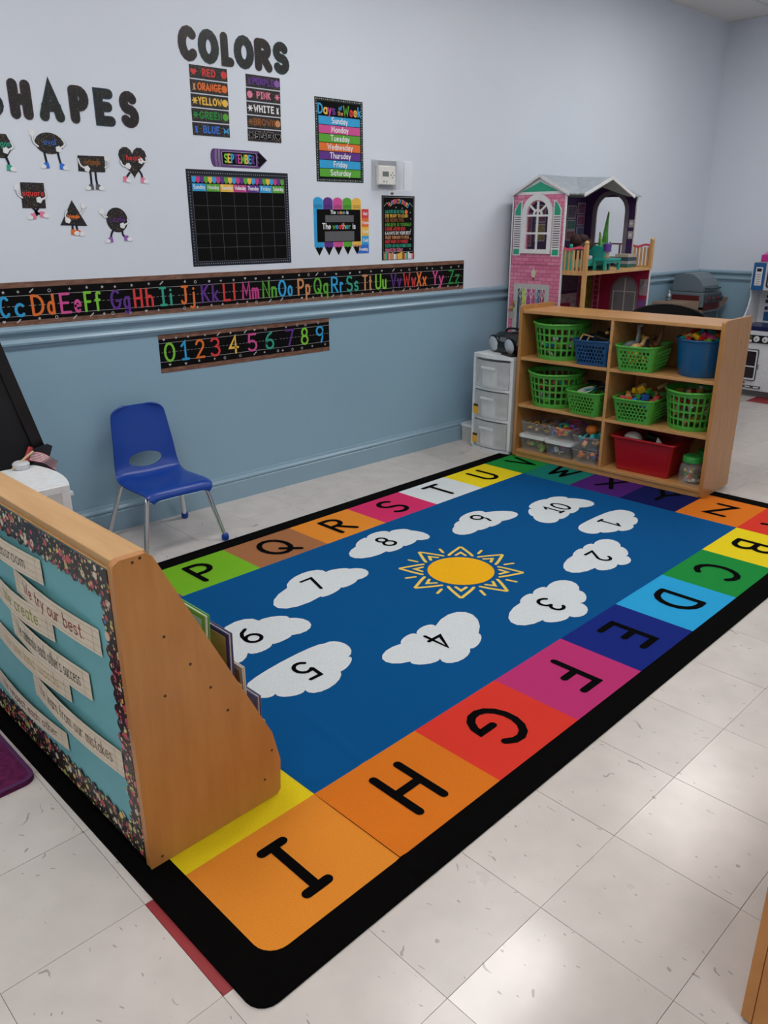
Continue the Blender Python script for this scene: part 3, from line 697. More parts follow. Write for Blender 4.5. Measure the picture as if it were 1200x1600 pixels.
figure('triangle cut-out with one fist raised and orange sneakers', 'triangle', 'orange', [(.577, 1.391), (.693, 1.388), (.639, 1.490)], .636, 1.42,
       [[(.668, 1.437), (.68, 1.45), (.686, 1.470)], [(.612, 1.447), (.602, 1.43), (.611, 1.411)]], [([(.628, 1.39), (.627, 1.38), (.627, 1.365)], 1), ([(.645, 1.39), (.646, 1.378), (.648, 1.362)], 1)], 'orange', (.637, 1.425), wh=.013, mw=.05)
figure('circle cut-out waving one glove with lilac sneakers', 'circle', 'purple', [(.830+.049*cos(2*pi*i/32), 1.412+.051*sin(2*pi*i/32)) for i in range(32)], .830, 1.41,
       [[(.785, 1.425), (.772, 1.425), (.762, 1.446)], [(.878, 1.415), (.878, 1.4), (.852, 1.389)]], [([(.806, 1.37), (.796, 1.352), (.792, 1.332)], -1), ([(.848, 1.37), (.85, 1.35), (.863, 1.338)], 1)], 'lilac', (.83, 1.412))

# month pencil
t = thing('month_sign', 'purple pencil-shaped sign with the month in coloured letters above the calendar', 'sign', (1.486, 0, 1.686))
hh = .039
body = [(-.143, -hh), (.108, -hh), (.158, 0), (.108, hh), (-.143, hh)]+arc(-.143, 0, .018, hh, 90, 270, 8)[1:-1]
mb = MB(); mb.prism(body, 0, .0018, wm); mb.build('pencil_body', paper('pencil_purple', '#5a3576'), t)
mb = MB(); mb.sheet([(.108, -.033), (.152, 0), (.108, .033), (.100, .022), (.108, .011), (.100, 0), (.108, -.011), (.100, -.022)], .0022, wm); mb.build('pencil_tip', PC['black'], t)
mb = MB(); mb.sheet(rrect(-.098, -.027, .092, .027, .008), .0022, wm); mb.build('name_plate', PC['black'], t)
mb = MB(); mb.stroke(rrect(-.1, -.029, .094, .029, .008)+[rrect(-.1, -.029, .094, .029, .008)[0]], .0015, .0024, wm)
for xx in (-.134, -.128, -.116, -.110): mb.stroke([(xx, -hh+.002), (xx-.004, 0), (xx, hh-.002)], .0014, .0024, wm)
mb.build('chalk_lines', PC['chalk'], t)
mb = MB(); text(mb, 'SEPTEMBER', -.003, -.017, .034, .0075, .0027, wm, maxw=.165, gap=.3, mis=[0, 1, 2, 3, 4, 0, 1, 2, 3]); mb.build('month_name', [PC['lime'], PC['yellow'], PC['sky'], PC['purple'], PC['magenta']], t)

# calendar
X0, X1, Z0, Z1 = 1.188, 1.765, 1.203, 1.632
cx, cz = (X0+X1)/2, (Z0+Z1)/2; w2, h2 = (X1-X0)/2, (Z1-Z0)/2
t = thing('calendar_chart', 'large black monthly calendar chart with an empty grid and coloured weekday row', 'calendar', (cx, 0, cz))
mb = MB(); mb.box(-w2, w2, -.0016, 0, -h2, h2); mb.build('sheet', PC['navy'], t)
ix0, ix1, iz0, iz1 = -w2+.026, w2-.026, -h2+.022, h2-.028
mb = MB(); mb.sheet(rect(ix0, iz0, ix1, iz1), .0019, wm); mb.build('field', PC['black'], t)
mb = MB()
for a, b in ((ix0, iz0), (ix0, iz1)): mb.stroke([(a, b), (ix1, b)], .0022, .0026, wm)
for a in (ix0, ix1): mb.stroke([(a, iz0), (a, iz1)], .0022, .0026, wm)
gz1 = iz1-.066; 
for i in range(1, 7): mb.stroke([(ix0+(ix1-ix0)*i/7, iz0), (ix0+(ix1-ix0)*i/7, gz1)], .0014, .0026, wm)
for j in range(1, 5): mb.stroke([(ix0, iz0+(gz1-iz0)*j/5), (ix1, iz0+(gz1-iz0)*j/5)], .0014, .0026, wm)
mb.build('grid_lines', PC['grey'], t)
mb = MB()
for i in range(46):
    x = -w2+.012+(2*w2-.024)*i/45
    for z in (-h2+.011, h2-.014): mb.sheet(circle(x, z, .0022, 6), .0024, wm)
for j in range(1, 32):
    z = -h2+.011+(2*h2-.025)*j/32
    for x in (-w2+.012, w2-.012): mb.sheet(circle(x, z, .0022, 6), .0024, wm)
mb.build('dotted_edge', PC['chalk'], t)
fc = ['sky', 'navy', 'magenta', 'green', 'yellow']
for i in range(24):
    a = ix0+(ix1-ix0)*i/24; b = ix0+(ix1-ix0)*(i+1)/24; c = ['blue', 'magenta', 'purple', 'green', 'yellow'][i % 5] if i % 5 else 'sky'
    mb = MB(); mb.sheet([(a, iz1-.002), (a, iz1-.018)]+arc((a+b)/2, iz1-.018, (b-a)/2, .012, 180, 360, 6)[1:-1]+[(b, iz1-.018), (b, iz1-.002)], .0024, wm); mb.build('bunting_flag', PC[c], t)
days = ['Sunday', 'Monday', 'Tuesday', 'Wednesday', 'Thursday', 'Friday', 'Saturday']
for i, (d, c) in enumerate(zip(days, ['sky', 'green', 'yellow', 'magenta', 'purple', 'sky', 'green'])):
    a = ix0+(ix1-ix0)*i/7; b = ix0+(ix1-ix0)*(i+1)/7
    mb = MB(); mb.sheet(rect(a+.001, gz1, b-.001, iz1-.033), .0024, wm); do = mb.build('weekday_label', PC[c], t)
    mb = MB(); text(mb, d, (a+b)/2, gz1+.011, .016, .0026, .0028, wm, maxw=.06); mb.build('weekday_name', PC['white'], do)

# days of the week poster
X0, X1, Z0, Z1 = 1.952, 2.276, 1.601, 1.997
cx, cz = (X0+X1)/2, (Z0+Z1)/2; w2, h2 = (X1-X0)/2, (Z1-Z0)/2
t = thing('weekday_poster', 'tall poster listing the days of the week in seven coloured bands', 'poster', (cx, 0, cz))
mb = MB(); mb.box(-w2, w2, -.0016, 0, -h2, h2); mb.build('sheet', paper('poster_green_black', '#10231f'), t)
mb = MB(); mb.sheet(rect(-w2+.018, -h2+.016, w2-.018, h2-.016), .0019, wm); mb.build('field', PC['black'], t)
mb = MB()
for i in range(26):
    x = -w2+.009+(2*w2-.018)*i/25
    for z in (-h2+.008, h2-.008): mb.sheet(circle(x, z, .0022 if i % 3 else .0032, 6), .0024, wm)
for j in range(1, 32):
    z = -h2+.008+(2*h2-.016)*j/32
    for x in (-w2+.009, w2-.009): mb.sheet(circle(x, z, .0022 if j % 3 else .0032, 6), .0024, wm)
mb.build('dotted_edge', PC['chalk'], t)
for i, (d, c) in enumerate(zip(days, ['sky', 'pink', 'green', 'orange', 'purple', 'sky', 'green'])):
    za = 1.912-.0414*i-cz; zb = za-.0384
    mb = MB(); mb.sheet(rect(-w2+.021, zb, w2-.021, za), .0023, wm); do = mb.build('day_band', PC[c], t)
    mb = MB(); text(mb, d, 0, zb+.0085, .0255, .0047, .0028, wm, maxw=.2, gap=.28); mb.build('day_name', PC['white'], do)
mb = MB(); cols = [PC[c] for c in ('sky', 'yellow', 'magenta', 'purple', 'green', 'red', 'yellow', 'sky', 'tan')]
text(mb, 'Days', -.086, .125, .042, .0085, .0026, wm, maxw=.11, gap=.24, mis=[0, 1, 2, 3]); text(mb, 'of', .006, .148, .018, .004, .0026, wm, mi=7); text(mb, 'the', .006, .123, .02, .004, .0026, wm, mi=8)
text(mb, 'Week', .086, .125, .042, .0085, .0026, wm, maxw=.115, gap=.24, mis=[4, 5, 6, 7]); mb.build('title', cols, t)

# season and weather chart
t = thing('weather_chart', 'season and weather chart shaped like five upright coloured pencils', 'chart', (2.1, 0, 1.38))
pw = .067
for i, c in enumerate(('sky', 'purple', 'pink', 'green', 'yellow')):
    a = -.177+pw*i; b = a+pw*.95; m_ = (a+b)/2
    mb = MB(); mb.prism([(a, -.1), (b, -.1), (b, .125)]+arc(m_, .125, (b-a)/2, .02, 0, 180, 8)[1:-1]+[(a, .125)], 0, .0016, wm); po = mb.build('pencil', PC[c], t)
    mb = MB(); mb.prism([(a, -.1), (m_, -.148), (b, -.1)], 0, .0016, wm); mb.build('pencil_point', PC['black'], po)
    mb = MB(); mb.sheet([(a, -.097), (a, -.103)]+[(a+(b-a)*s/12, -.103-.006*abs(sin(pi*s/4))) for s in range(1, 12)]+[(b, -.103), (b, -.097)], .0019, wm); mb.build('scalloped_wood', PC['tan'] if c == 'yellow' else PC[c], po)
    mb = MB()
    for z in (.094, .100, .106): mb.stroke([(a+.004, z-.002), (m_, z), (b-.004, z-.002)], .0016, .002, wm)
    mb.build('ferrule_lines', PC['navy'], po)
mb = MB(); mb.sheet(rect(-.157, -.08, .150, .085), .0022, wm); mb.build('panel', PC['black'], t)
for z0, z1, x0, x1 in ((.021, .056, -.1, .1), (-.077, -.026, -.106, .102)):
    mb = MB(); mb.sheet(rect(x0, z0, x1, z1), .0027, wm); mb.build('answer_slot', PC['grey'], t)
mb = MB(); cl_ = [PC[c] for c in ('white', 'sky', 'red', 'yellow', 'green', 'rose')]
text(mb, 'The', -.046, .063, .017, .0036, .0028, wm, maxw=.04); text(mb, 'season', 0.012, .063, .017, .0036, .0028, wm, maxw=.055, mis=[1, 2, 3, 4, 5, 1]); text(mb, 'is', .056, .063, .017, .0036, .0028, wm); mb.build('season_line', cl_, t); mb = MB()
text(mb, 'The', -.093, -.013, .027, .0054, .0028, wm, maxw=.055); text(mb, 'weather', .012, -.013, .027, .0054, .0028, wm, maxw=.125, mis=[4, 1, 2, 5, 3, 1, 4]); text(mb, 'is', .102, -.013, .027, .0054, .0028, wm)
mb.build('weather_line', cl_, t)
for i, (d, c) in enumerate((('Hot', 'red'), ('Warm', 'orange'), ('Cool', 'yellow'), ('Cold', 'sky'), ('Freezing', 'blue'))):
    za = .088-.0465*i; zb = za-.0465; x0, x1 = .160, .211
    if i == 4: x0 = .130
    mb = MB(); mb.prism(rect(x0, zb, x1, za), 0, .0014, wm); po = mb.build('temperature_band', PC[c], t)
    mb = MB(); text(mb, d, .186 if i < 4 else .17, zb+.016, .015, .0034, .0018, wm, maxw=.045 if i < 4 else .06); mb.build('temperature_word', PC['white'], po)

# classroom rules poster
t = thing('rules_poster', 'narrow black classroom rules poster with coloured lines and a row of books', 'poster', (2.542, 0, 1.367))
mb = MB(); mb.box(-.13, .13, -.0016, 0, -.174, .174); mb.build('sheet', PC['black'], t)
mb = MB(); mb.stroke(rect(-.122, -.13, .122, .166)+[(-.122, -.13)], .0016, .002, wm)
mb.stroke([(-.112, .118), (-.09, .138)]+arc(0, .02, .125, .135, 130, 50)+[(.09, .138), (.112, .118)], .0022, .002, wm); mb.build('chalk_frame', PC['chalk'], t)
mb = MB(); 
s = 'CLASSROOM RULES'
for i, ch in enumerate(s):
    a = radians(124-68*i/(len(s)-1)); glyph(mb, ch, .125*cos(a)-.004, .02+.115*sin(a), .02, .0048, .0024, wm, mi=i % 6, sx=.75, rot=a-pi/2)
mb.build('title', [PC[c] for c in ('red', 'yellow', 'sky', 'pink', 'orange', 'lilac')], t)
rules = [('1.ALWAYS BE ON TIME', 'teal', .15), ('2.BE READY TO LEARN', 'yellow', .18), ('3.BE RESPECTFUL', 'brown', .15), ('4.BELIEVE IN YOURSELF', 'green', .21), ('5.SHARE AND BE KIND', 'red', .16), ('6.ALWAYS DO YOUR BEST', 'white', .205),
         ('7.RAISE YOUR HAND TO SPEAK', 'tan', .19), ('8.KEEP HANDS TO YOURSELF', 'red', .185), ('9.LISTEN AND FOLLOW DIRECTIONS', 'teal', .21), ('10.HAVE FUN TODAY', 'rose', .14)]
for i, (s, c, mw_) in enumerate(rules):
    mb = MB(); text(mb, s, -.106, .082-.0232*i, .0155, .0026, .0024, wm, maxw=mw_, align='l'); mb.build('rule_line', PC[c], t)
mb = MB(); mb.sheet(circle(.062, .088, .012, 14), .0022, wm); mb.build('clock_picture', PC['orange'], t)
mb = MB()
for x, z in ((.1, .05), (.095, .085), (.1, -.01), (.1, -.06), (-.02, .112), (.03, .108), (.095, -.115)): mb.sheet(star(x, z, .005), .0022, wm)
mb.build('star_print', PC['chalk'], t)
rb = random.Random(5); x = -.124
while x < .12:
    bw = rb.uniform(.008, .016); bh = rb.uniform(.03, .042)
    mb = MB(); mb.sheet(rect(x, -.172, x+bw-.0012, -.172+bh), .0022, wm); mb.build('printed_book', PC[rb.choice(['chalk', 'teal', 'tan', 'yellow', 'brown', 'sky', 'red', 'white', 'grey'])], t); x += bw

# thermostat in a clear guard
t = thing('thermostat', 'white thermostat inside a clear plastic guard box with its cover swung open', 'thermostat', (2.43, 0, 1.645))
M_WP = mat('white_plastic', '#dcdcd8', .35); M_CLR = clear('clear_guard', alpha=.16, rough=.08)
mb = MB(); mb.box(-.097, .1, -.006, 0, -.08, .078); mb.build('back_plate', M_CLR, t, bevel=.003)
mb = MB(); mb.ringstrip(rrect(-.097, -.08, .1, .078, .01), rrect(-.092, -.075, .095, .073, .008), .006, .05, wm); mb.build('guard_rim', M_CLR, t)
mb = MB(); mb.box(-.0, .062, -.002, .002, -.079, .078, M=Matrix.Translation((.1, -.048, 0)) @ Matrix.Rotation(-.25, 4, 'Z')); mb.build('guard_cover', clear('clear_cover', alpha=.14, rough=.05), t)
mb = MB()
for i in range(22): mb.box(.103, .111, -.05, -.049, -.07+i*.0063, -.0665+i*.0063)
mb.build('vent_slots', mat('slot_grey', '#7f8488', .5), t)
mb = MB(); mb.box(-.068, .062, -.032, -.006, -.05, .048); th = mb.build('thermostat_body', M_WP, t, bevel=.005)
mb = MB(); mb.sheet(rect(-.04, -.008, .008, .018), .0325, wm); mb.build('display', mat('lcd_grey', '#6c7370', .25), th)
for x, z in ((.036, .012), (.036, -.012), (.024, 0), (.048, 0), (-.03, -.034), (-.008, -.034)):
    mb = MB(); mb.prism(circle(x, z, .0045, 10), .032, .034, wm); mb.build('button', mat('button_grey', '#8b8b8b', .5), th)
mb = MB(); mb.box(-.008, .028, -.055, -.046, -.105, -.08); mb.build('guard_latch', M_CLR, t)
mb = MB(); mb.box(.0, .02, -.0565, -.055, -.1, -.09); mb.build('key_lock', mat('lock_dark', '#33353a', .4), t)

# alphabet border strips: three letters to a strip
M_PLANK = wood('print_plank', '#5a3a2c', '#8a6350', (14, 60, 60), .5, 0)
WOODR = dict(c='#2f9fd6')
LET = [('C', .278, .319), ('c', .338, .379), ('D', .408, .462), ('d', .472, .506), ('E', .528, .577), ('e', .588, .622), ('F', .635, .672), ('f', .682, .714), ('G', .755, .806), ('g', .815, .848), ('H', .866, .910), ('h', .926, .964),
       ('I', .995, 1.033), ('i', 1.048, 1.064), ('J', 1.104, 1.148), ('j', 1.156, 1.181), ('K', 1.216, 1.262), ('k', 1.276, 1.313), ('L', 1.339, 1.382), ('l', 1.398, 1.412), ('M', 1.448, 1.502), ('m', 1.508, 1.552), ('N', 1.572, 1.620), ('n', 1.628, 1.663),
       ('O', 1.672, 1.724), ('o', 1.732, 1.765), ('P', 1.798, 1.842), ('p', 1.85, 1.884), ('Q', 1.906, 1.965), ('q', 1.972, 2.007), ('R', 2.028, 2.08), ('r', 2.09, 2.115), ('S', 2.138, 2.186), ('s', 2.196, 2.229), ('T', 2.256, 2.300), ('t', 2.308, 2.330), ('U', 2.357, 2.405), ('u', 2.412, 2.445),
       ('V', 2.479, 2.526), ('v', 2.534, 2.567), ('W', 2.581, 2.642), ('w', 2.65, 2.690), ('X', 2.694, 2.738), ('x', 2.746, 2.782), ('Y', 2.833, 2.882), ('y', 2.89, 2.935), ('Z', 2.979, 3.03), ('z', 3.04, 3.083),
       ('A', .06, .105), ('a', .115, .145), ('B', .175, .215), ('b', .222, .25)]
LCOL = dict(zip('ABCDEFGHIJKLMNOPQRSTUVWXYZ', ['red', 'lime', 'sky', 'orange', 'pink', 'lime', 'purple', 'red', 'teal', 'orange', 'purple', 'red', 'magenta', 'green', 'sky', 'tan', 'green', 'sky', 'teal', 'tan', 'lime', 'purple', 'red', 'orange', 'pink', 'dkgreen']))
def doodle(mb, x, z, k, r=.0075):
    if k == 0: mb.sheet(star(x, z, r), .0021, wm)
    elif k == 1: mb.sheet(heart(x, z, r*.9), .0021, wm)
    elif k == 2: mb.stroke([(x-r, z-r*.8), (x+r, z+r*.8)], .005, .0021, wm)
    elif k == 3: mb.stroke(circle(x, z, r*.8, 10)+[(x+r*.8, z)], .0022, .0021, wm)
    else: mb.sheet(star(x, z, r, 4, .4), .0021, wm)
def border_strip(x0, x1, z0, z1, label, items, cat_, group, top, base, seed, doodles):
    cx = (x0+x1)/2; t = thing('alphabet_border_strip' if cat_ == 'border' else 'number_border_strip', label, 'wall border', (cx, 0, z0), group=group)
    a, b, H_ = x0-cx, x1-cx, z1-z0
    mb = MB(); mb.box(a, b, -.0014, 0, 0, H_); mb.build('strip', PC['black'], t)
    for za, zb in ((0, .022), (H_-.022, H_)):
        mb = MB(); mb.sheet(rect(a, za, b, zb), .0017, wm); mb.build('plank_edge', M_PLANK, t)
    mb = MB()
    for z in (top, base): mb.stroke([(a, z-z0), (b, z-z0)], .0014, .0018, wm, cap=False)
    x = a+.006
    while x < b-.012: mb.stroke([(x, (top+base)/2-z0), (x+.011, (top+base)/2-z0)], .0013, .0018, wm, cap=False); x += .02
    mb.build('guide_lines', PC['chalk'], t)
    rd = random.Random(seed); mb = MB()
    for z in (top-z0+.017, base-z0-.017):
        x = a+rd.uniform(.02, .05)
        while x < b-.01: doodle(mb, x, z+rd.uniform(-.003, .003), rd.randrange(5)); x += rd.uniform(.055, .095)
    tag(mb.build('doodle_print', PC['chalk'], t), kind='stuff')
    for ch, xa, xb, c in items:
        gw = gwidth(ch); w_ = .0112
        hcap = (top-base)
        mb = MB(); sx = max(.01, xb-xa-w_)/max(gw, .05); 
        if gw < .05: sx = hcap
        for k_, st in enumerate(G[ch]): mb.stroke([(xa+w_/2-cx+p*sx, base-z0+q*hcap*.94+.002) for p, q in st], w_, .0022+.0002*k_, wm)
        mb.build('letter' if cat_ == 'border' else 'digit', PC[c], t)
seams = [.045, .392, .735, 1.086, 1.431, 1.780, 2.124, 2.463, 2.808, 3.121]
abc = ['ABC', 'DEF', 'GHI', 'JKL', 'MNO', 'PQR', 'STU', 'VWX', 'YZ']
for i, s in enumerate(abc):
    its = [(ch, xa, xb, LCOL[ch.upper()]) for ch, xa, xb in LET if ch.upper() in s]
    border_strip(seams[i], seams[i+1], .996, 1.172, 'black wall border strip with plank edges showing the letters %s' % ' '.join(c+c.lower() for c in s), its, 'border', 'alphabet border strips above the rail', 1.118, 1.036, 20+i, None)
NUMS = [('0', .990, 1.050, 'lime'), ('1', 1.080, 1.126, 'sky'), ('2', 1.160, 1.212, 'orange'), ('3', 1.243, 1.300, 'red'), ('4', 1.350, 1.410, 'yellow'), ('5', 1.462, 1.522, 'pink'), ('6', 1.573, 1.630, 'teal'), ('7', 1.703, 1.762, 'purple'), ('8', 1.806, 1.859, 'lime'), ('9', 1.911, 1.966, 'sky')]
border_strip(.968, 1.662, .722, .902, 'black number border strip below the rail showing 0 to 6', NUMS[:7], 'number', 'number border strips below the rail', .862, .774, 51, None)
border_strip(1.662, 2.006, .722, .902, 'black number border strip below the rail showing 7, 8 and 9', NUMS[7:], 'number', 'number border strips below the rail', .862, .774, 52, None)
# ------------------------------------------------------------------ book display with bulletin back
MAPLE = wood('maple_laminate', '#c2955e', '#cfa36c', (2, 26, 26), .35, .2)
MAPLE_D = wood('maple_panel', '#b5793f', '#c4874a', (14, 2.5, 2.5), .38, .25)
MAPLE_E = wood('maple_edge', '#b98a5a', '#c79a6a', (8, 8, 8), .4, .15)
DRZ = .0351; DO = (-.256, -2.096); DL = 1.10
disp = thing('book_display', 'wooden sloped book display stand whose back is a teal bulletin board', 'book display', (DO[0], DO[1], .0095), DRZ)
prof = [(0, 0), (.362, 0), (.372, .01), (.377, .1), (.357, .19), (.09, .752), (.075, .764), (.018, .764), (.004, .756), (0, .74)]
def xz(u, v, o): return (u, o, v)
for y in (0, DL-.02):
    mb = MB(); mb.prism(prof, y, y+.02, xz); so = mb.build('side_panel', MAPLE_D, disp, bevel=.004)
    if y == 0:
        mb = MB()
        for px_, pz_ in ((.045, .752), (.062, .757), (.095, .565), (.15, .475), (.082, .425), (.195, .395), (.235, .315), (.352, .14), (.325, .065), (.03, .02)):
            mb.prism(circle(px_, pz_, .0035, 8), -.0008, .001, xz)
        mb.build('screw_hole', mat('screw_dark', '#4a2f1a', .6), so)
mb = MB(); mb.box(.008, .086, .02, DL-.02, .742, .762); mb.build('top_board', wood('maple_top', '#bf9159', '#cda26b', (22, 2, 22), .35, .2), disp, bevel=.002)
mb = MB(); mb.box(.004, .014, .02, DL-.02, .012, .742); mb.build('back_board', MAPLE_E, disp)
tiers = [(.07, .335, .372), (.22, .265, .352), (.35, .2, .292), (.48, .086, .222)]
for i, (z, xb, xf) in enumerate(tiers):
    mb = MB(); mb.box(xb, xf, .02, DL-.02, z-.012, z); mb.build('tier_shelf', MAPLE, disp)
    zt = tiers[i+1][0]-.012 if i < 3 else .74
    mb = MB(); mb.box(xb-.01, xb, .02, DL-.02, z-.012, zt); mb.build('riser', MAPLE, disp)
mb = MB(); mb.box(.34, .36, .02, DL-.02, 0, .058); mb.build('kick_board', MAPLE, disp)
# teal paper and scalloped trim: u runs from the near end panel towards the far end
def bm(u, v, o): return (.004-o, u, v)
mb = MB()
nu, nv = 24, 12
P_ = lambda i, j: (.0032-.0022*abs(sin(i*1.7+j*.45))*.6, .02+(DL-.04)*i/nu, .022+.72*j/nv)
mb.add([P_(i, j) for i in range(nu+1) for j in range(nv+1)], [(i*(nv+1)+j, (i+1)*(nv+1)+j, (i+1)*(nv+1)+j+1, i*(nv+1)+j+1) for i in range(nu) for j in range(nv)])
mb.build('teal_paper', mat('teal_paper', '#74b3ba', .6, .3, var=.04, vscale=6), disp, smooth=True)
CONF = speckle('confetti_trim', '#181112', ['#c9504f', '#e6d36a', '#d6708e', '#5a7cb0', '#e3b080', '#b9b96a', '#c04a58', '#d9cdb0'], 50, .56, .35, two=(100, .5))
def scallop(L_, W_, n, amp):
    pts = [(0, 0), (L_, 0)]
    for i in range(n*6, -1, -1):
        x = L_*i/(n*6); pts.append((x, W_+amp*abs(sin(pi*i/6))-amp*.3*(1 if (i//6) % 2 else 0)))
    return pts
for k, (L_, W_) in enumerate(((.72, .040), (DL-.04, .062), (DL-.04, .062))):
    q = scallop(L_, W_, int(L_/.036), .014); mb = MB()
    if k == 0: mb.prism([(.02+b, .022+a) for a, b in q], .0035, .005, bm)
    if k == 1: mb.prism([(.02+a, .742-b) for a, b in q], .0042, .0058, bm)
    if k == 2: mb.prism([(.02+a, .022+b) for a, b in q], .0046, .0062, bm)
    mb.build('scalloped_trim', CONF, disp)
# hand-lettered sentence strips pinned to the teal paper (they bow out a little)
M_STRIP = mat('cream_strip', '#e0d2bd', .7, .2, var=.03, vscale=20); M_RULE = mat('strip_rule', '#a3917c', .7)
INK = {k: mat('marker_'+k, v, .6) for k, v in dict(red='#8e2f2c', green='#8f9a3c', black='#2d2a2c', gold='#c8a860', brown='#6a4335', maroon='#5d3034').items()}
strips = [('In our classroom ...', 'black', .365, .80, .603, .668, 'In our classroom'), ('We try our best.', 'red', .096, .555, .524, .590, 'We try our best'), ('We create.', 'green', .352, .70, .458, .528, 'We create'), ("We celebrate each other's success", 'black', .183, .632, .374, .446, 'We celebrate each others success'),
          ('We use kind words', 'gold', .308, .76, .311, .373, 'faint yellow writing'), ('We learn from our mistakes', 'brown', .068, .55, .226, .296, 'We learn from our mistakes'), ('We respect each other.', 'maroon', .38, .84, .134, .186, 'We respect each other')]
for s, c, u0, u1, z0, z1, nm in strips:
    lab = 'cream lined sentence strip with %s on the teal board' % ('faint yellow writing' if c == 'gold' else 'the words '+nm)
    t = thing('sentence_strip', lab, 'sentence strip', (DO[0], DO[1], .0095), DRZ, group='sentence strips on the teal bulletin board')
    L_ = u1-u0; um = (u0+u1)/2; zb = z0-.008
    def bow(u): return .003+.012*max(0, sin(pi*(u-u0)/L_))
    def sm(u, v, o): return (.001-o-bow(u), u, v)
    n = 20; mb = MB(); us = [u0+L_*i/n for i in range(n+1)]
    mb.add([sm(u, v, 0) for u in us for v in (zb, zb+z1-z0)], [(2*i, 2*i+1, 2*i+3, 2*i+2) for i in range(n)]); mb.build('paper_strip', M_STRIP, t, solid=.0005)
    mb = MB()
    for f in (.12, .37, .62, .87): mb.stroke([(u, zb+(z1-z0)*f) for u in us[0:n+1]], .0008, .0006, sm, cap=False)
    mb.stroke([(u0+.028, zb), (u0+.028, zb+z1-z0)], .0012, .0007, sm, cap=False); mb.stroke([(u1-.028, zb), (u1-.028, zb+z1-z0)], .0012, .0007, sm, cap=False)
    mb.build('ruled_lines', M_RULE, t)
    mb = MB()
    def tm(x, y, o): return sm(um-x, zb+y, o)      # written left to right as seen from the board's side
    text(mb, s, 0, (z1-z0)*.30, (z1-z0)*.52, .0034 if c in ('red', 'green') else .0021, .0009, tm, maxw=L_-.09, gap=.22); tag(mb.build('handwriting', INK[c], t), kind='stuff')
# picture books standing on the tiers
def book(label, x, y0, ly, z0, h, th, cover, inner=None, edge='#d9d4c8', lean=0.0):
    t = thing('picture_book', label, 'book', (0, 0, 0), group='picture books on the display tiers')
    Mx = Matrix.Translation((DO[0], DO[1], .0095)) @ Matrix.Rotation(DRZ, 4, 'Z') @ Matrix.Translation((x, y0, z0)) @ Matrix.Rotation(lean, 4, 'Y')
    t.location = Mx.translation; t.rotation_euler = Mx.to_euler()
    cm = mat('book_'+cover, cover, .3, .5, var=.08, vscale=18)
    for a in (0, th-.003):
        mb = MB(); mb.box(a, a+.003, 0, ly, 0, h); mb.build('cover', cm, t)
    mb = MB(); mb.box(.0031, th-.0031, .004, ly-.004, .004, h-.004); mb.build('pages', mat('book_pages', edge, .8, var=.1, vscale=200), t)
    mb = MB(); mb.box(0, th, ly-.002, ly+.002, 0, h); mb.build('spine', cm, t)
    if inner:
        mb = MB(); mb.box(-.0008, 0, .012, ly-.012, .012, h-.012); mb.build('cover_picture', mat('book_in_'+inner, inner, .4, var=.15, vscale=12), t)
book('green and teal picture book on the upper tier of the display', .212, .045, .26, .351, .198, .014, '#4f9a3a', '#8fc2bd', lean=.05)
book('tan picture book with purple frame on the middle tier of the display', .275, .045, .27, .221, .258, .012, '#43366a', '#b58a4e', lean=.02)
book('small white-edged booklet in front of the purple framed book', .302, .03, .16, .221, .165, .008, '#cfc7b8', '#b98e62')
book('purple grey picture book on the lowest tier of the display', .345, .045, .27, .071, .205, .012, '#59567c', '#5f5c88', '#cdb185', lean=.02)

# ------------------------------------------------------------------ blue stacking chair
BLUE = mat('blue_shell_plastic', '#083c98', .33, .5, var=.03, vscale=15, bump=.05, bscale=300)
CHROME = mat('chrome', (.78, .78, .78), .16, metal=1.0, var=.02)
chair = thing('school_chair', 'blue plastic child chair with chrome legs standing against the grey blue wall', 'chair', (.775, -.265, 0), -.03)
pf = [(-.198, .268, .135), (-.196, .284, .150), (-.178, .300, .160), (-.13, .305, .166), (-.06, .302, .168), (.02, .298, .166), (.08, .299, .163), (.115, .312, .160), (.135, .34, .156), (.148, .385, .151), (.160, .44, .145), (.172, .50, .139), (.182, .555, .133), (.186, .585, .126), (.188, .602, .105), (.189, .612, .075)]
pf = catmull(pf, 3); N = 20; mb = MB(); rows = []
for i, (y, z, w) in enumerate(pf):
    t_ = i/(len(pf)-1); r = []
    for k in range(N+1):
        s = -1+2*k/N
        back = min(1, max(0, (z-.31)/.12)) if y > .05 else 0
        dip = -.010*(1-s*s)*(1-back) if y > -.15 else 0
        curl = -.016*abs(s)**3*back        # back wraps forward at the sides
        edge = -.014*abs(s)**8*(1-back)
        r.append((s*w, y+curl, z+dip+edge))
    rows.append(r)
mb.loft(rows, caps=(False, False), closed=False)
sh = mb.build('seat_shell', BLUE, chair, smooth=True)
md = sh.modifiers.new('t', 'SOLIDIFY'); md.thickness = .008; md.offset = 0
cu = MB(); cu.prism([(.083*cos(2*pi*k/32), .362+.034*sin(2*pi*k/32)) for k in range(32)], -.05, .3, xz); cut = cu.build('cut', BLUE, chair)
bm_ = bmesh.new(); bm_.from_mesh(cut.data); bmesh.ops.recalc_face_normals(bm_, faces=bm_.faces); bm_.to_mesh(cut.data); bm_.free()
bpy.context.view_layer.update()
bo = sh.modifiers.new('b', 'BOOLEAN'); bo.object = cut; bo.operation = 'DIFFERENCE'; bo.solver = 'EXACT'
dg = bpy.context.evaluated_depsgraph_get(); dg.update()
nm_ = bpy.data.meshes.new_from_object(sh.evaluated_get(dg)); sh.modifiers.clear(); sh.data = nm_; nm_.name = 'seat_shell'
bpy.data.objects.remove(cut, do_unlink=True)
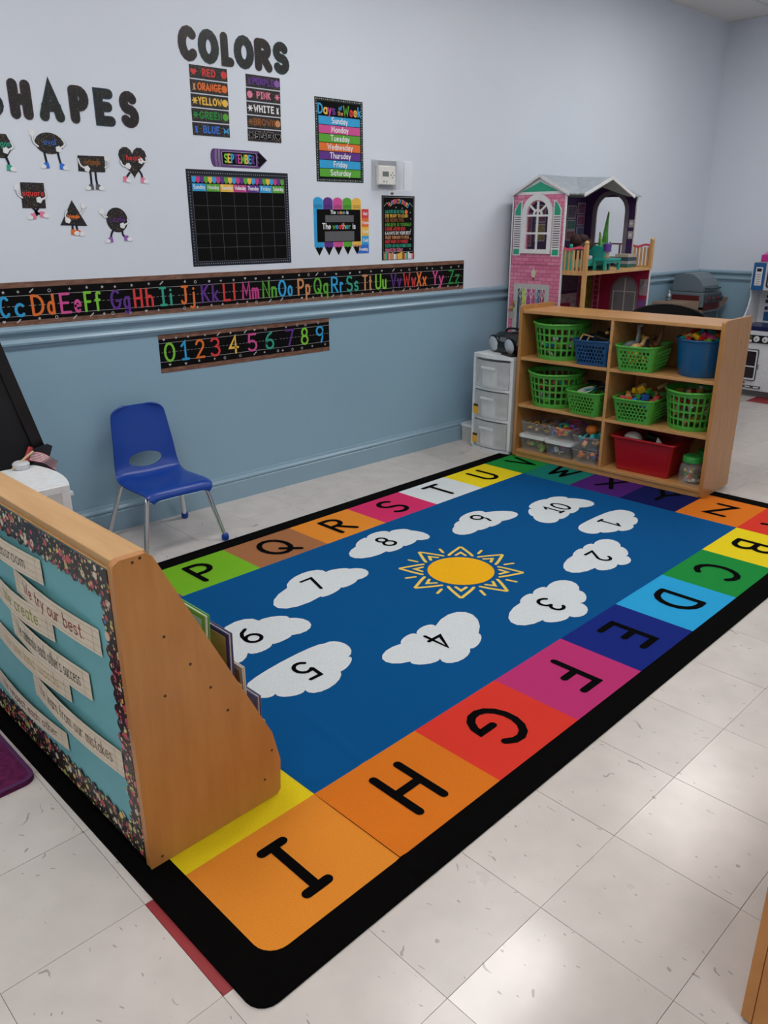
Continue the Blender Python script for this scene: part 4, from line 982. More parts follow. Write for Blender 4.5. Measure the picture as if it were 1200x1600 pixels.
bv = sh.modifiers.new('edge', 'BEVEL'); bv.width = .003; bv.segments = 2; bv.limit_method = 'ANGLE'; bv.angle_limit = .9
mb = MB(); mb.ball((.1, -.172, .300), .004); mb.build('rivet', CHROME, chair)
for sx in (-1, 1):
    for fy, ty in ((-.20, -.135), (.195, .10)):
        mb = MB(); pth = catmull([(sx*.06, ty, .283), (sx*.115, ty, .281), (sx*.142, ty+(fy-ty)*.18, .262), (sx*.155, ty+(fy-ty)*.35, .21), (sx*.197, fy, .015)], 5)
        mb.tube(pth, .0105, 12); lg = mb.build('leg', CHROME, chair, smooth=True)
        mb = MB(); mb.lathe([(.010, 0), (.016, .004), (.018, .014), (.016, .026), (.012, .034)], 14, (sx*.197, fy, 0)); mb.build('foot_cap', BLUE, lg, smooth=True)

# ------------------------------------------------------------------ clear drawer towers
M_WHITE = mat('white_frame_plastic', '#dfe3e6', .32); M_FROST = clear('frosted_drawer', (.93, .95, .96), .5, .2); M_FROST2 = clear('clear_drawer', (.9, .93, .95), .3, .15)
def bowout(w, d, b, n=12): return [(-w/2+w*i/n, -d/2-b*(1-(2*i/n-1)**2)) for i in range(n+1)]+[(w/2, d/2), (-w/2, d/2)]
def drawer_tower(label, loc, rz, w, d, h, stickers=()):
    t = thing('drawer_tower', label, 'storage drawers', loc, rz)
    mb = MB(); mb.prism(bowout(w, d, .03), h-.022, h); mb.build('top_panel', M_WHITE, t, bevel=.004)
    mb = MB(); mb.prism([(a*.86, b*.86) for a, b in bowout(w, d, .03)], h, h+.0015); mb.build('top_recess', M_WHITE, t)
    mb = MB(); mb.prism(bowout(w-.01, d-.01, .026), 0, .02); mb.build('base', M_WHITE, t, bevel=.003)
    for s in (-1, 1):
        mb = MB(); mb.box(s*(w/2-.004)-.004, s*(w/2-.004)+.004, -d/2+.03, d/2-.005, .02, h-.022); mb.build('side_wall', M_FROST, t)
        mb = MB(); mb.box(s*(w/2-.012)-.012, s*(w/2-.012)+.012, -d/2, -d/2+.03, .02, h-.022); mb.build('corner_post', M_WHITE, t, bevel=.003)
        mb = MB(); mb.box(s*(w/2-.012)-.012, s*(w/2-.012)+.012, d/2-.03, d/2, .02, h-.022); mb.build('corner_post', M_WHITE, t, bevel=.003)
    mb = MB(); mb.box(-w/2+.012, w/2-.012, d/2-.008, d/2-.003, .02, h-.022); mb.build('back_wall', M_FROST, t)
    dh = (h-.042)/3
    for k in range(3):
        z0 = .02+dh*k
        if k: 
            mb = MB(); mb.prism(bowout(w-.012, d-.01, .028), z0-.009, z0+.008); mb.build('divider_rail', M_WHITE, t, bevel=.003)
        # drawer: bow front, floor, sides, back; hollow
        mb = MB(); zb, zt = z0+.012, z0+dh-.014; ww = w-.055; dd = d-.02
        fr = [(-ww/2+ww*i/10, -d/2-.006-.03*(1-(2*i/10-1)**2)) for i in range(11)]
        loop = fr+[(ww/2, d/2-.02), (-ww/2, d/2-.02)]
        vs = [(a, b, zb) for a, b in loop]+[(a*1.03, b, zt) for a, b in loop]; n = len(loop)
        mb.add(vs, [(i, (i+1) % n, n+(i+1) % n, n+i) for i in range(n)]+[tuple(range(n))])
        dr = mb.build('drawer', M_FROST2, t, solid=.0025)
        mb = MB(); zc = zb+dh*.62
        mb.prism([(-.055, -d/2-.036), (.055, -d/2-.036), (.055, -d/2-.052), (-.055, -d/2-.052)], zc, zc+.012); mb.build('handle', M_FROST, dr, bevel=.004)
        mb = MB(); mb.box(-.055, .055, -d/2-.030, -d/2-.024, zb+.01, zc); mb.build('handle_recess', M_FROST, dr)
        if k in stickers:
            mb = MB(); x0 = -ww/2+.004; yb = -d/2-.022
            mb.box(x0, x0+.05, yb-.0008, yb, zb+.012, zb+.075, M=Matrix.Translation((0, 0, 0))); st = mb.build('price_sticker', mat('sticker_yellow', '#dba520', .5), dr)
            mb = MB(); mb.box(x0+.003, x0+.047, yb-.0014, yb-.0008, zb+.058, zb+.073)
            mb.build('sticker_print', mat('sticker_black', '#2c2522', .5), st)
    return t, dh
tw, dh = drawer_tower('three-drawer clear and white storage tower with yellow stickers beside the wooden shelf', (3.225, -.332, 0), -pi/2, .32, .35, .62, (0, 1))
# papers lying in the drawers
for k, (c, x, y, a) in enumerate((('#d8d8d4', .03, 0, .2), ('#cfcac0', -.02, -.03, -.3), ('#d8d8d4', .04, .01, .1))):
    mb = MB(); mb.box(-.09, .09, -.12, .12, 0, .03+.01*k)
    o = mb.build('paper_stack', mat('paper_'+c, c, .8), None, (3.235, -.332+x*.3, .042+dh*k), (0, 0, a*.3)); tag(o, 'pale stack of papers inside the %s drawer of the storage tower beside the shelf' % ('bottom', 'middle', 'top')[k], 'papers')
drawer_tower('white topped plastic drawer cart behind the book display', (-.04, -.738, .0095), pi/2, .33, .33, .555)
# low clear box between tower and wall
t = thing('storage_box', 'low clear plastic box with white lid on the floor between drawer tower and wall', 'storage box', (3.27, -.085, 0))
mb = MB(); a = rrect(-.15, -.062, .15, .062, .02, 3); b = rrect(-.155, -.066, .155, .066, .02, 3)
mb.loft([[(x, y, 0) for x, y in a], [(x, y, .105) for x, y in b]], caps=(True, False)); mb.build('box_body', clear('clear_box', (.75, .76, .74), .45, .2), t, solid=.003)
mb = MB(); mb.prism(rrect(-.158, -.069, .158, .069, .02, 4), .105, .12); mb.build('lid', M_WHITE, t, bevel=.004)

# boombox on the tower
t = thing('boombox', 'black portable radio with round silver speaker on top of the drawer tower', 'radio', (3.2, -.365, .6218), -pi/2-.25)
M_BK = mat('black_gloss_plastic', '#0d0e12', .3); M_SIL = mat('silver_grille', '#c4cad0', .4, metal=.3, var=.2, vscale=300)
mb = MB()
sec = [(-.085, .012), (-.06, 0), (.05, 0), (.085, .03), (.085, .085), (.06, .115), (-.02, .122), (-.075, .095), (-.095, .05)]
rings = []
for x, k in ((-.135, .78), (-.12, .95), (-.05, 1.0), (.05, 1.0), (.12, .95), (.135, .78)): rings.append([(x, y*k, .06+(z-.06)*k) for y, z in sec])
mb.loft(rings); mb.build('body', M_BK, t, smooth=True, bevel=0)
for s in (-1, 1):
    mb = MB(); mb.lathe([(.048, 0), (.048, .008), (.042, .014), (.001, .018)], 24, M=Matrix.Translation((s*.082, -.083, .056)) @ Matrix.Rotation(radians(100), 4, 'X')); sp = mb.build('speaker', M_SIL, t, smooth=True)
    mb = MB(); mb.lathe([(.054, -.002), (.054, .006), (.048, .01)], 24, M=Matrix.Translation((s*.082, -.083, .056)) @ Matrix.Rotation(radians(100), 4, 'X')); mb.build('speaker_ring', M_BK, sp, smooth=True)
mb = MB(); mb.cbox((0, -.075, .085), (.075, .012, .028), Matrix.Rotation(-.4, 4, 'X')); mb.build('control_panel', mat('panel_grey', '#6a7078', .4), t, bevel=.003)
mb = MB(); mb.lathe([(.03, 0), (.03, .008), (.01, .012)], 20, (0, .01, .118)); mb.build('cd_lid', M_BK, t, smooth=True)
mb = MB(); mb.tube(catmull([(-.12, .03, .1), (-.11, .04, .135), (0, .045, .142), (.11, .04, .135), (.12, .03, .1)], 4), .007, 8); mb.build('carry_handle', M_BK, t, smooth=True)
t = thing('cd_case', 'thin black disc case lying in front of the radio', 'case', (3.105, -.435, .6218), -.3)
mb = MB(); mb.box(-.045, .045, -.055, .055, 0, .009); mb.build('case', M_BK, t, bevel=.001)
mb = MB(); mb.prism(circle(0, 0, .03, 20), .009, .0096); mb.build('disc_print', mat('disc_gold', '#6b5a3a', .3), t)

# ------------------------------------------------------------------ things behind the display: black board, flag, cup
t = thing('easel_board', 'large black easel board leaning at a slant at the left picture edge', 'board', (.25, -.33, 0), 0, rot=(0, -.238, 0))
mb = MB(); mb.box(-.62, .0, .0, .02, .0, 1.05); mb.build('panel', mat('easel_black', '#0e0f12', .45), t, bevel=.003)
mb = MB(); mb.ringstrip(rect(-.62, 0, 0, 1.05), rect(-.575, .045, -.045, 1.005), .0, .012, lambda u, v, o: (u, -o, v)); mb.build('frame', mat('easel_frame', '#0a0a0b', .35), t, bevel=.002)
t.location = (.385, -.36, 0.005)
CT = .5675
t = thing('small_flag', 'small striped red and white flag drooping over the back of the white cart', 'flag', (.115, -.60, CT))
mb = MB(); mb.tube([(-.075, -.01, .005), (-.03, 0, .03), (.012, .008, .052)], .004, 8); mb.build('flag_stick', mat('flag_wood', '#c9b089', .6), t)
nu, nv = 16, 13
def fl(i, j):
    u = i/nu; v = j/nv; x = .01+.088*u; z = .05-.045*u**1.2-.034*v+.01*sin(u*5)*u
    return (x-.012*v, .012+.010*sin(u*7+v*2), z)
for c_, par in (('red', 0), ('white', 1)):
    mb = MB()
    for j in range(nv):
        if j % 2 == par: mb.add([fl(i, j+b) for i in range(nu+1) for b in (0, 1)], [(2*i, 2*i+1, 2*i+3, 2*i+2) for i in range(nu)])
    mb.build('flag_stripes_'+c_, mat('flag_'+c_, {'red': '#8c2436', 'white': '#d9cfd0'}[c_], .8), t)
o = MB(); o.lathe([(.001, 0), (.028, 0), (.03, .018), (.024, .024), (.001, .026)], 20); tag(o.build('white_disc', mat('cap_white', '#c5c8cc', .4), None, (.075, -.60, CT), smooth=True), 'small round white plastic cap on the white cart top', 'cap')
ez = bpy.data.objects['easel_board']; ezi = (Matrix.Translation((.385, -.36, .005)) @ Matrix.Rotation(-.238, 4, 'Y')).inverted()
mb = MB(); mb.prism([(.175, .50), (.232, .505), (.262, .578), (.25, .586), (.19, .575)], .392, .412, lambda u, v, o: (u, -o, v)); mb.v = [tuple(ezi @ Vector(q)) for q in mb.v]
mb.build('tray_bracket', mat('bracket_black', '#16181d', .5), ez, bevel=.004)
o = MB(); o.tube([(0, 0, .008), (.035, .012, .062)], [.009, .009], 8); tag(o.build('red_marker', mat('marker_body_red', '#a01f2c', .4), None, (.095, -.578, CT), smooth=True), 'red marker propped up beside the small flag', 'marker')

# ------------------------------------------------------------------ wooden furniture corner at the lower right
t = thing('wooden_cabinet', 'honey wood cabinet end at the lower right picture edge', 'cabinet', (.375, -3.17, 0), -.12)
HON = wood('honey_wood', '#b06f2c', '#c98a42', (16, 3, 3), .35, .3)
mb = MB(); mb.prism([(.01, 0), (.9, 0), (.9, .5), (0, .5), (0, .01)], 0, -.02, xz); mb.build('end_panel', HON, t, bevel=.005)
mb = MB(); mb.box(0, .9, -.35, -.02, .48, .5); mb.build('top_board', HON, t, bevel=.004)
mb = MB(); mb.box(0, .02, -.33, -.02, .0, .48); mb.build('front_panel', HON, t, bevel=.004)
mb = MB(); mb.box(0, .9, -.35, -.33, 0, .48); mb.build('far_panel', HON, t, bevel=.004)
for z in (.03, .25):
    mb = MB(); mb.box(.02, .88, -.33, -.02, z, z+.018); mb.build('shelf_board', HON, t)
# ------------------------------------------------------------------ wooden cubby shelf
SHX, SHY, SHR = 3.044, -.524, math.atan2(-.9986, .0526)
SHW, SHH, SHD, TH = 1.22, .925, .345, .02
SHELF_W = wood('shelf_maple', '#b8854f', '#c7975f', (3, 24, 24), .36, .2)
SHELF_S = wood('shelf_side_maple', '#a8733c', '#b8844a', (22, 22, 2.5), .36, .2)
SHM = Matrix.Translation((SHX, SHY, .0095)) @ Matrix.Rotation(SHR, 4, 'Z')
def sh_pt(s, d, z): return SHM @ Vector((s, d, z))
shelf = thing('cubby_shelf', 'light wooden toy shelf with six cubbies standing on the far end of the rug', 'shelf', (SHX, SHY, .0095), SHR)
sp_ = rrect(0, 0, SHD, SHH, .014, 4)
for x in (0, SHW-TH):
    mb = MB(); mb.prism(sp_, x, x+TH, lambda u, v, o: (o, u, v)); mb.build('side_panel', SHELF_S, shelf, bevel=.003)
mb = MB(); mb.box(TH, SHW-TH, .004, SHD-.004, .880, .900); mb.build('top_board', SHELF_W, shelf, bevel=.003)
mb = MB(); mb.box(TH, SHW-TH, SHD-.016, SHD-.006, .03, .880); mb.build('back_panel', SHELF_S, shelf)
DV = .597
mb = MB(); mb.box(DV, DV+.018, .004, SHD-.016, .046, .880); mb.build('divider', SHELF_W, shelf, bevel=.002)
ZS = [.046, .336, .622]
for a, b in ((TH, DV), (DV+.018, SHW-TH)):
    for z in ZS[1:]:
        mb = MB(); mb.box(a, b, .004, SHD-.016, z-.018, z); mb.build('shelf_board', SHELF_W, shelf, bevel=.002)
mb = MB(); mb.box(TH, SHW-TH, .004, SHD-.016, .028, .046); mb.build('bottom_board', SHELF_W, shelf, bevel=.002)
mb = MB(); mb.box(TH, SHW-TH, .010, .026, 0, .028); mb.build('kick_board', SHELF_W, shelf)
mb = MB(); mb.prism(circle(.23, .80, .006, 12), SHW-.0005, SHW+.001, lambda u, v, o: (o, u, v)); mb.build('screw_cap', mat('screw_cap', '#8a5f30', .5), shelf)

GREEN = mat('green_basket_plastic', '#4ba23a', .35, var=.04); BLUEB = mat('blue_basket_plastic', '#0c4878', .38, var=.04)
REDB = mat('red_bin_plastic', '#a3121a', .33, var=.04); TUB = mat('blue_tub_plastic', '#08507f', .3, var=.05)
def at_shelf(t, s, d, z, rz=0):
    p = sh_pt(s, d, z); t.location = p; t.rotation_euler = (0, 0, SHR+rz); return t
def perf(mb, shape, N, hf, rows, h, hole, taper, stagger=False):
    """perforated tapered wall: N cells round, bands alternately solid and pierced; staggered bands shift by half a cell"""
    zs = sorted(set([0.0]+[v for r in rows for v in r]+[1.0])); nrow = 0
    for b in range(len(zs)-1):
        inrow = any(abs(r[0]-zs[b]) < 1e-6 for r in rows); sh = .5/N if (stagger and inrow and nrow % 2) else 0
        nrow += inrow; ts = []
        for i in range(N): ts += [i/N+sh, (i+hf)/N+sh]
        vs = []; fs = []; n = len(ts)
        for t in ts:
            x, y = shape(t)
            for z in (zs[b], zs[b+1]): k = taper+(1-taper)*z; vs.append((x*k, y*k, z*h))
        for a in range(n):
            if a % 2 == 0 and inrow and hole(a//2, sh): continue
            a2 = (a+1) % n; fs.append((2*a, 2*a2, 2*a2+1, 2*a+1))
        mb.add(vs, fs)
    n = 40; mb.add([(shape(i/n)[0]*taper, shape(i/n)[1]*taper, 0) for i in range(n)], [tuple(range(n))])
def roundrect_shape(w, d, r):
    pts = rrect(-w/2, -d/2, w/2, d/2, r, 5); L = [0]
    for i in range(len(pts)): a, b = pts[i], pts[(i+1) % len(pts)]; L.append(L[-1]+math.hypot(b[0]-a[0], b[1]-a[1]))
    T_ = L[-1]
    def f(t):
        q = (t % 1)*T_
        for i in range(len(pts)):
            if q <= L[i+1]:
                k = (q-L[i])/(L[i+1]-L[i]+1e-9); a, b = pts[i], pts[(i+1) % len(pts)]; return (a[0]+(b[0]-a[0])*k, a[1]+(b[1]-a[1])*k)
        return pts[0]
    return f
def round_basket(label, s, d, z, r, h, rz=0):
    t = at_shelf(thing('laundry_basket', label, 'basket', group='round green lattice baskets'), s, d, z+.001, rz)
    mb = MB(); rows = [(.12+.205*i, .12+.205*i+.155) for i in range(4)]
    perf(mb, lambda q: (r*cos(2*pi*q), r*sin(2*pi*q)), 26, .7, rows, h, lambda i, b: True, .80); mb.build('lattice_wall', GREEN, t, solid=.004)
    mb = MB(); mb.tube([((r+.004)*cos(2*pi*k/40), (r+.004)*sin(2*pi*k/40), h-.002+.006*abs(cos(2*pi*k/40))) for k in range(40)], .007, 8, closed=True); mb.build('rim', GREEN, t, smooth=True)
    return t
def rect_basket(label, s, d, z, w, dp, h, m_, rz=0, taper=.82, round_holes=False, nm='storage_basket'):
    t = at_shelf(thing(nm, label, 'basket', group='small rectangular lattice baskets'), s, d, z+.001, rz)
    f = roundrect_shape(w, dp, .03); N = 46
    def hole(i, sh):
        x, y = f((i+.35)/N+sh); ex, ey = w/2-abs(x), dp/2-abs(y)
        return not (ex < .03 and ey < .03)
    nr = 5; rows = [(.12+.145*i, .12+.145*i+.108) for i in range(nr)]
    mb = MB(); perf(mb, f, N, .66, rows, h, hole, taper, True); mb.build('lattice_wall', m_, t, solid=.0035)
    mb = MB(); n = 40; mb.tube([(f(k/n)[0]*1.015, f(k/n)[1]*1.015, h-.004*abs(sin(4*pi*k/n))) for k in range(n)], .006, 8, closed=True); mb.build('rim', m_, t, smooth=True)
    return t
round_basket('round green lattice basket in the top left cubby of the shelf', .205, .150, ZS[2], .163, .205)
round_basket('round green lattice basket in the middle left cubby of the shelf', .195, .140, ZS[1], .163, .2)
round_basket('round green lattice basket of wood scraps in the middle right cubby', 1.045, .152, ZS[1], .142, .205)
rect_basket('blue plastic basket in the top left cubby holding dark toys', .483, .12, ZS[2], .225, .27, .14, BLUEB, .06)
rect_basket('green rectangular basket in the middle left cubby beside the round one', .472, .12, ZS[1], .225, .29, .135, GREEN, -.04)
rect_basket('green rectangular basket with dark toy animals in the top right cubby', .745, .13, ZS[2], .225, .31, .135, GREEN, .12)
rect_basket('green rectangular basket heaped with coloured wooden blocks in the middle right cubby', .762, .135, ZS[1], .235, .30, .135, GREEN, .10)
# solid blue tub
t = at_shelf(thing('toy_tub', 'solid blue round tub heaped with coloured bricks in the top right cubby', 'tub'), 1.06, .152, ZS[2]+.001)
mb = MB(); mb.lathe([(.001, .004), (.105, .004), (.118, .06), (.132, .19), (.138, .192), (.138, .182), (.134, .18), (.121, .06), (.108, 0), (.001, 0)], 36); mb.build('tub_wall', TUB, t, smooth=True)
mb = MB(); mb.tube([(.137*cos(2*pi*k/36), .137*sin(2*pi*k/36), .189) for k in range(36)], .005, 8, closed=True); mb.build('rim', TUB, t, smooth=True)
# red bin
t = at_shelf(thing('storage_bin', 'solid dark red rectangular bin in the bottom right cubby', 'bin'), .835, .17, ZS[0]+.001, .02)
a = rrect(-.155, -.115, .155, .115, .02, 3); b = rrect(-.182, -.137, .182, .137, .022, 3); bi = rrect(-.176, -.131, .176, .131, .02, 3); ai = rrect(-.15, -.11, .15, .11, .018, 3)
mb = MB(); mb.loft([[(x, y, .004) for x, y in ai], [(x, y, .196) for x, y in bi], [(x, y, .196) for x, y in b], [(x, y, 0) for x, y in a]], caps=(False, True)); 
mb.sheet(ai, .004); mb.build('bin_wall', REDB, t)
mb = MB(); mb.ringstrip(rrect(-.196, -.15, .196, .15, .024, 4), rrect(-.176, -.131, .176, .131, .02, 4), .19, .2); mb.build('rim', REDB, t, bevel=.003)
# jars
def jar(label, s, d, fill):
    t = at_shelf(thing('plastic_jar', label, 'jar', group='green lidded jars'), s, d, ZS[0]+.001)
    mb = MB(); R_ = roundrect_shape(.115, .115, .035)
    mb.loft([[(R_(k/24)[0]*q, R_(k/24)[1]*q, z) for k in range(24)] for q, z in ((.9, 0), (1, .012), (1, .085), (.9, .105), (.78, .112), (.78, .122))], caps=(True, False)); mb.build('jar_body', clear('jar_clear', (.85, .87, .88), .07, .06), t, smooth=True, solid=.002)
    mb = MB(); mb.lathe([(.05, .12), (.054, .122), (.054, .148), (.05, .154), (.001, .156)], 24); mb.build('lid', mat('green_lid', '#2a8f3a', .4), t, smooth=True)
    return t
jar('green lidded clear jar of small coloured pieces, front of bottom right cubby', 1.115, .085, 1)
jar('clear jar with green lid hidden behind the front jar in the bottom right cubby', 1.125, .245, 0)
# clear plastic shoe boxes, stacked two high in three columns
CLEARB = clear('shoebox_clear', (.86, .87, .88), .075, .08); LIDW = mat('white_lid', '#d8dcdf', .35)
def shoebox(label, s, d, z, w, dp, h, lid):
    t = at_shelf(thing('clear_box', label, 'box', group='clear boxes in the bottom left cubby'), s, d, z)
    a = rrect(-w*.44, -dp*.46, w*.44, dp*.46, .018, 3); b = rrect(-w/2, -dp/2, w/2, dp/2, .02, 3)
    mb = MB(); mb.loft([[(x, y, .001) for x, y in a], [(x, y, h) for x, y in b]], caps=(True, False)); mb.build('box_wall', CLEARB, t, solid=.0022)
    if lid:
        mb = MB(); mb.prism(rrect(-w/2-.005, -dp/2-.005, w/2+.005, dp/2+.005, .022, 4), h-.002, h+.012); mb.build('lid', LIDW, t, bevel=.004)
    else:
        mb = MB(); mb.ringstrip(rrect(-w/2-.004, -dp/2-.004, w/2+.004, dp/2+.004, .022, 4), rrect(-w/2+.001, -dp/2+.001, w/2-.001, dp/2-.001, .02, 4), h-.004, h+.003); mb.build('rim', CLEARB, t)
    return t
BH = .085
shoebox('lower left clear box with white lid, nearest the drawer tower', .125, .15, ZS[0]+.001, .185, .27, BH, True)
shoebox('open clear box stacked on the leftmost lidded box', .122, .15, ZS[0]+.015+BH, .18, .26, .08, False)
shoebox('middle lower clear box with white lid in the bottom left cubby', .318, .135, ZS[0]+.001, .18, .27, BH, True)
shoebox('open clear box stacked on the middle lidded box', .318, .135, ZS[0]+.015+BH, .18, .26, .085, False)
shoebox('lower clear box without lid against the shelf divider', .500, .125, ZS[0]+.001, .165, .26, .082, False)
shoebox('upper clear box stacked against the shelf divider with an orange ball', .500, .125, ZS[0]+.086, .17, .26, .078, False)

# ------------------------------------------------------------------ toys
TC = {k: mat('toy_'+k, v, .4, var=.05) for k, v in dict(red='#c22a20', yellow='#e3b722', blue='#1f62b4', green='#2c8a3c', orange='#d9731f', teal='#22a0a0', pink='#d04a86', natural='#c29a63', white='#d6d3cc', black='#17181b', purple='#6b3f96', brown='#6d4426', lime='#7fb52e', grey='#7d8288', gold='#b8923c').items()}
rt = random.Random(11)
def put(mb, name, m_, s, d, z, rot, label, cat_, group, smooth=False, bevel=0):
    label = label.replace('natural', 'tan')
    o = mb.build(name, m_, None, smooth=smooth, bevel=bevel)
    M_ = Matrix.Translation(sh_pt(s, d, z)) @ Matrix.Rotation(SHR, 4, 'Z') @ rot
    o.location = M_.translation; o.rotation_euler = M_.to_euler(); return tag(o, label, cat_, group)
def where_(x, y, r):
    f = 'front' if y < -r*.3 else ('back' if y > r*.3 else 'middle'); g = 'left' if x < -r*.25 else ('right' if x > r*.25 else '')
    return (f+' '+g).strip()
TIER = ('low', 'halfway up', 'high')
def rotm(a, b, c): return Matrix.Rotation(c, 4, 'Z') @ Matrix.Rotation(b, 4, 'Y') @ Matrix.Rotation(a, 4, 'X')
def notched(w, d, h):      # bridge block
    mb = MB(); r = w*.24
    mb.prism([(-w/2, 0), (-r, 0)]+arc(0, 0, r, r, 180, 0, 6)+[(r, 0), (w/2, 0), (w/2, h), (-w/2, h)], -d/2, d/2, xz); return mb
def wedge(w, d, h): return MB().prism([(-w/2, 0), (w/2, 0), (-w/2, h)], -d/2, d/2, xz)
def brick(w, d, h, k=2):   # stud brick
    mb = MB(); mb.box(-w/2, w/2, -d/2, d/2, 0, h)
    for i in range(k): mb.lathe([(d*.3, h), (d*.3, h*1.25)], 8, (-w/2+w*(i+.5)/k, 0, 0))
    return mb
def cyl(r, h): return MB().lathe([(r*.92, 0), (r, .003), (r, h-.003), (r*.92, h)], 14)
# blocks heaped in the middle-right green basket: layers of tilted blocks
G1 = 'wooden blocks heaped in the middle right basket'
spots = [(-.075, -.10, 'red'), (-.035, -.11, 'red'), (.005, -.115, 'blue'), (.045, -.11, 'blue'), (.08, -.09, 'red'), (-.085, -.05, 'red'), (-.045, -.06, 'natural'), (-.005, -.065, 'green'), (.035, -.06, 'blue'), (.078, -.04, 'red'),
         (-.08, .0, 'orange'), (-.04, -.01, 'yellow'), (.0, -.015, 'yellow'), (.04, -.01, 'green'), (.08, .01, 'red'), (-.07, .05, 'natural'), (-.03, .045, 'green'), (.01, .04, 'yellow'), (.05, .04, 'natural'), (.08, .06, 'red'), (-.05, .1, 'natural'), (0, .095, 'red'), (.05, .1, 'blue')]
BR = .10
for i, (x, y, c) in enumerate(spots):
    hgt = .108+.058*math.exp(-(((x-.0)/.075)**2+((y+.0)/.085)**2))+rt.uniform(-.004, .006)
    k = i % 4
    mb = [lambda: MB().box(-.019, .019, -.014, .014, 0, .03), lambda: notched(.05, .022, .026), lambda: cyl(.014, .036), lambda: wedge(.04, .024, .03)][k]()
    xr, yr = x*cos(BR)-y*sin(BR), x*sin(BR)+y*cos(BR)
    nm = ('cube', 'arch', 'cylinder', 'wedge')[k]
    put(mb, 'wooden_block', TC[c], .762+xr, .135+yr, ZS[1]+hgt-.012, rotm(rt.uniform(-.5, .5), rt.uniform(-.5, .5), rt.uniform(0, 3)), '%s wooden %s block, %s of the heap in the middle right basket' % (c if c != 'natural' else 'plain tan', nm, where_(x, y, .1)), 'block', G1, bevel=.0015)
for i, (x, y) in enumerate(((-.055, .02), (.03, .08))):
    put(cyl(.013, .06), 'wooden_peg', TC['natural'], .762+x, .135+y+.03, ZS[1]+.165, rotm(1.1, .3, 1.0+i), ('tan wooden rod lying across the heap of blocks', 'tan wooden rod at the back of the heap of blocks')[i], 'block', G1)
# coloured bricks heaped in the blue tub
G2 = 'coloured bricks heaped in the blue tub'; cyc = ['red', 'orange', 'teal', 'yellow', 'red', 'teal', 'pink', 'lime', 'natural', 'teal', 'pink', 'red']
for i in range(34):
    a = 2.4*i; r = .112*math.sqrt((i+.5)/34)
    x, y = r*cos(a), r*sin(a); z = .175+.04*(1-(r/.115)**2)+rt.uniform(-.003, .008); c = cyc[i % 12]
    put(brick(.044, .021, .02), 'toy_brick', TC[c], 1.06+x, .152+y, ZS[2]+z, rotm(rt.uniform(-.6, .6), rt.uniform(-.5, .5), rt.uniform(0, 3)), '%s plastic brick, %s of the heap in the blue tub' % (c, where_(x, y, .115)), 'toy brick', G2)
# wood scraps in the right round basket (seen through the lattice and above the rim)
G3 = 'wood scraps in the round basket'
for i in range(46):
    lay = i % 4; a = 2.4*i; r = (.075 if lay == 0 else .088+.008*lay)*math.sqrt(((i//4)+.6)/12)
    x, y = r*cos(a), r*sin(a); z = (.03, .075, .12, .165)[lay]+rt.uniform(0, .012)
    if lay == 3: z += .025*(1-(r/.12)**2)
    c = rt.choice(['natural', 'natural', 'brown', 'natural', 'gold', 'grey', 'white', 'red'])
    mb = [lambda: MB().box(-.018, .018, -.013, .013, 0, .014), lambda: cyl(.012, .03), lambda: MB().box(-.028, .028, -.008, .008, 0, .01), lambda: wedge(.03, .02, .022)][i % 4]()
    put(mb, 'wood_scrap', TC[c], 1.045+x, .152+y, ZS[1]+z, rotm(rt.uniform(-.8, .8), rt.uniform(-.8, .8), rt.uniform(0, 3)), '%s wood scrap, %s %s in the middle right round basket' % (c, ('bottom', 'lower', 'upper', 'top')[lay], where_(x, y, .1)), 'wood scrap', G3)
# small figures in the two left round baskets
def lump(k, sz):
    mb = MB()
    if k == 0: mb.ball((0, 0, 0), sz, 8, sc=(1.3, .8, .8)); mb.ball((sz*1.2, 0, sz*.5), sz*.55, 8)
    elif k == 1: mb.box(-sz, sz, -sz*.6, sz*.6, -sz*.5, sz*.5); mb.lathe([(sz*.35, -sz*.7), (sz*.35, -sz*.4)], 8, (sz*.5, 0, 0)); mb.lathe([(sz*.35, -sz*.7), (sz*.35, -sz*.4)], 8, (-sz*.5, 0, 0))
    elif k == 2: mb.lathe([(sz*.9, 0), (sz, sz*.2), (sz*.6, sz*1.2), (.001, sz*1.3)], 10)
    else: mb.tube(catmull([(-sz*1.3, 0, 0), (-sz*.3, sz*.4, sz*.3), (sz*.6, -sz*.2, sz*.2), (sz*1.4, sz*.2, 0)], 3), sz*.32, 7)
    return mb
KN = ('animal', 'car', 'cup', 'curl')
for bi, (bs, bd, bz, ttl, top) in enumerate(((.205, .150, ZS[2], 'top left', 3), (.195, .140, ZS[1], 'middle left', 3))):
    for i in range(30):
        lay = i % 3; a = 2.4*i+bi; r = .118*math.sqrt(((i//3)+.6)/10)
        c = rt.choice([['white', 'teal', 'black', 'grey', 'white', 'blue', 'brown', 'lime', 'black'], ['white', 'lime', 'red', 'white', 'brown', 'teal', 'black', 'grey']][bi]); k = rt.randrange(4)
        put(lump(k, .017), 'small_toy', TC[c], bs+r*cos(a), bd+r*sin(a), bz+(.03, .075, .12)[lay], rotm(rt.uniform(-.6, .6), rt.uniform(-.6, .6), rt.uniform(0, 6)), '%s toy %s %s at the %s of the %s round basket' % (c, KN[k], TIER[lay], where_(r*cos(a), r*sin(a), .118), ttl), 'toy', 'small toys in the %s round basket' % ttl, smooth=(k != 1))
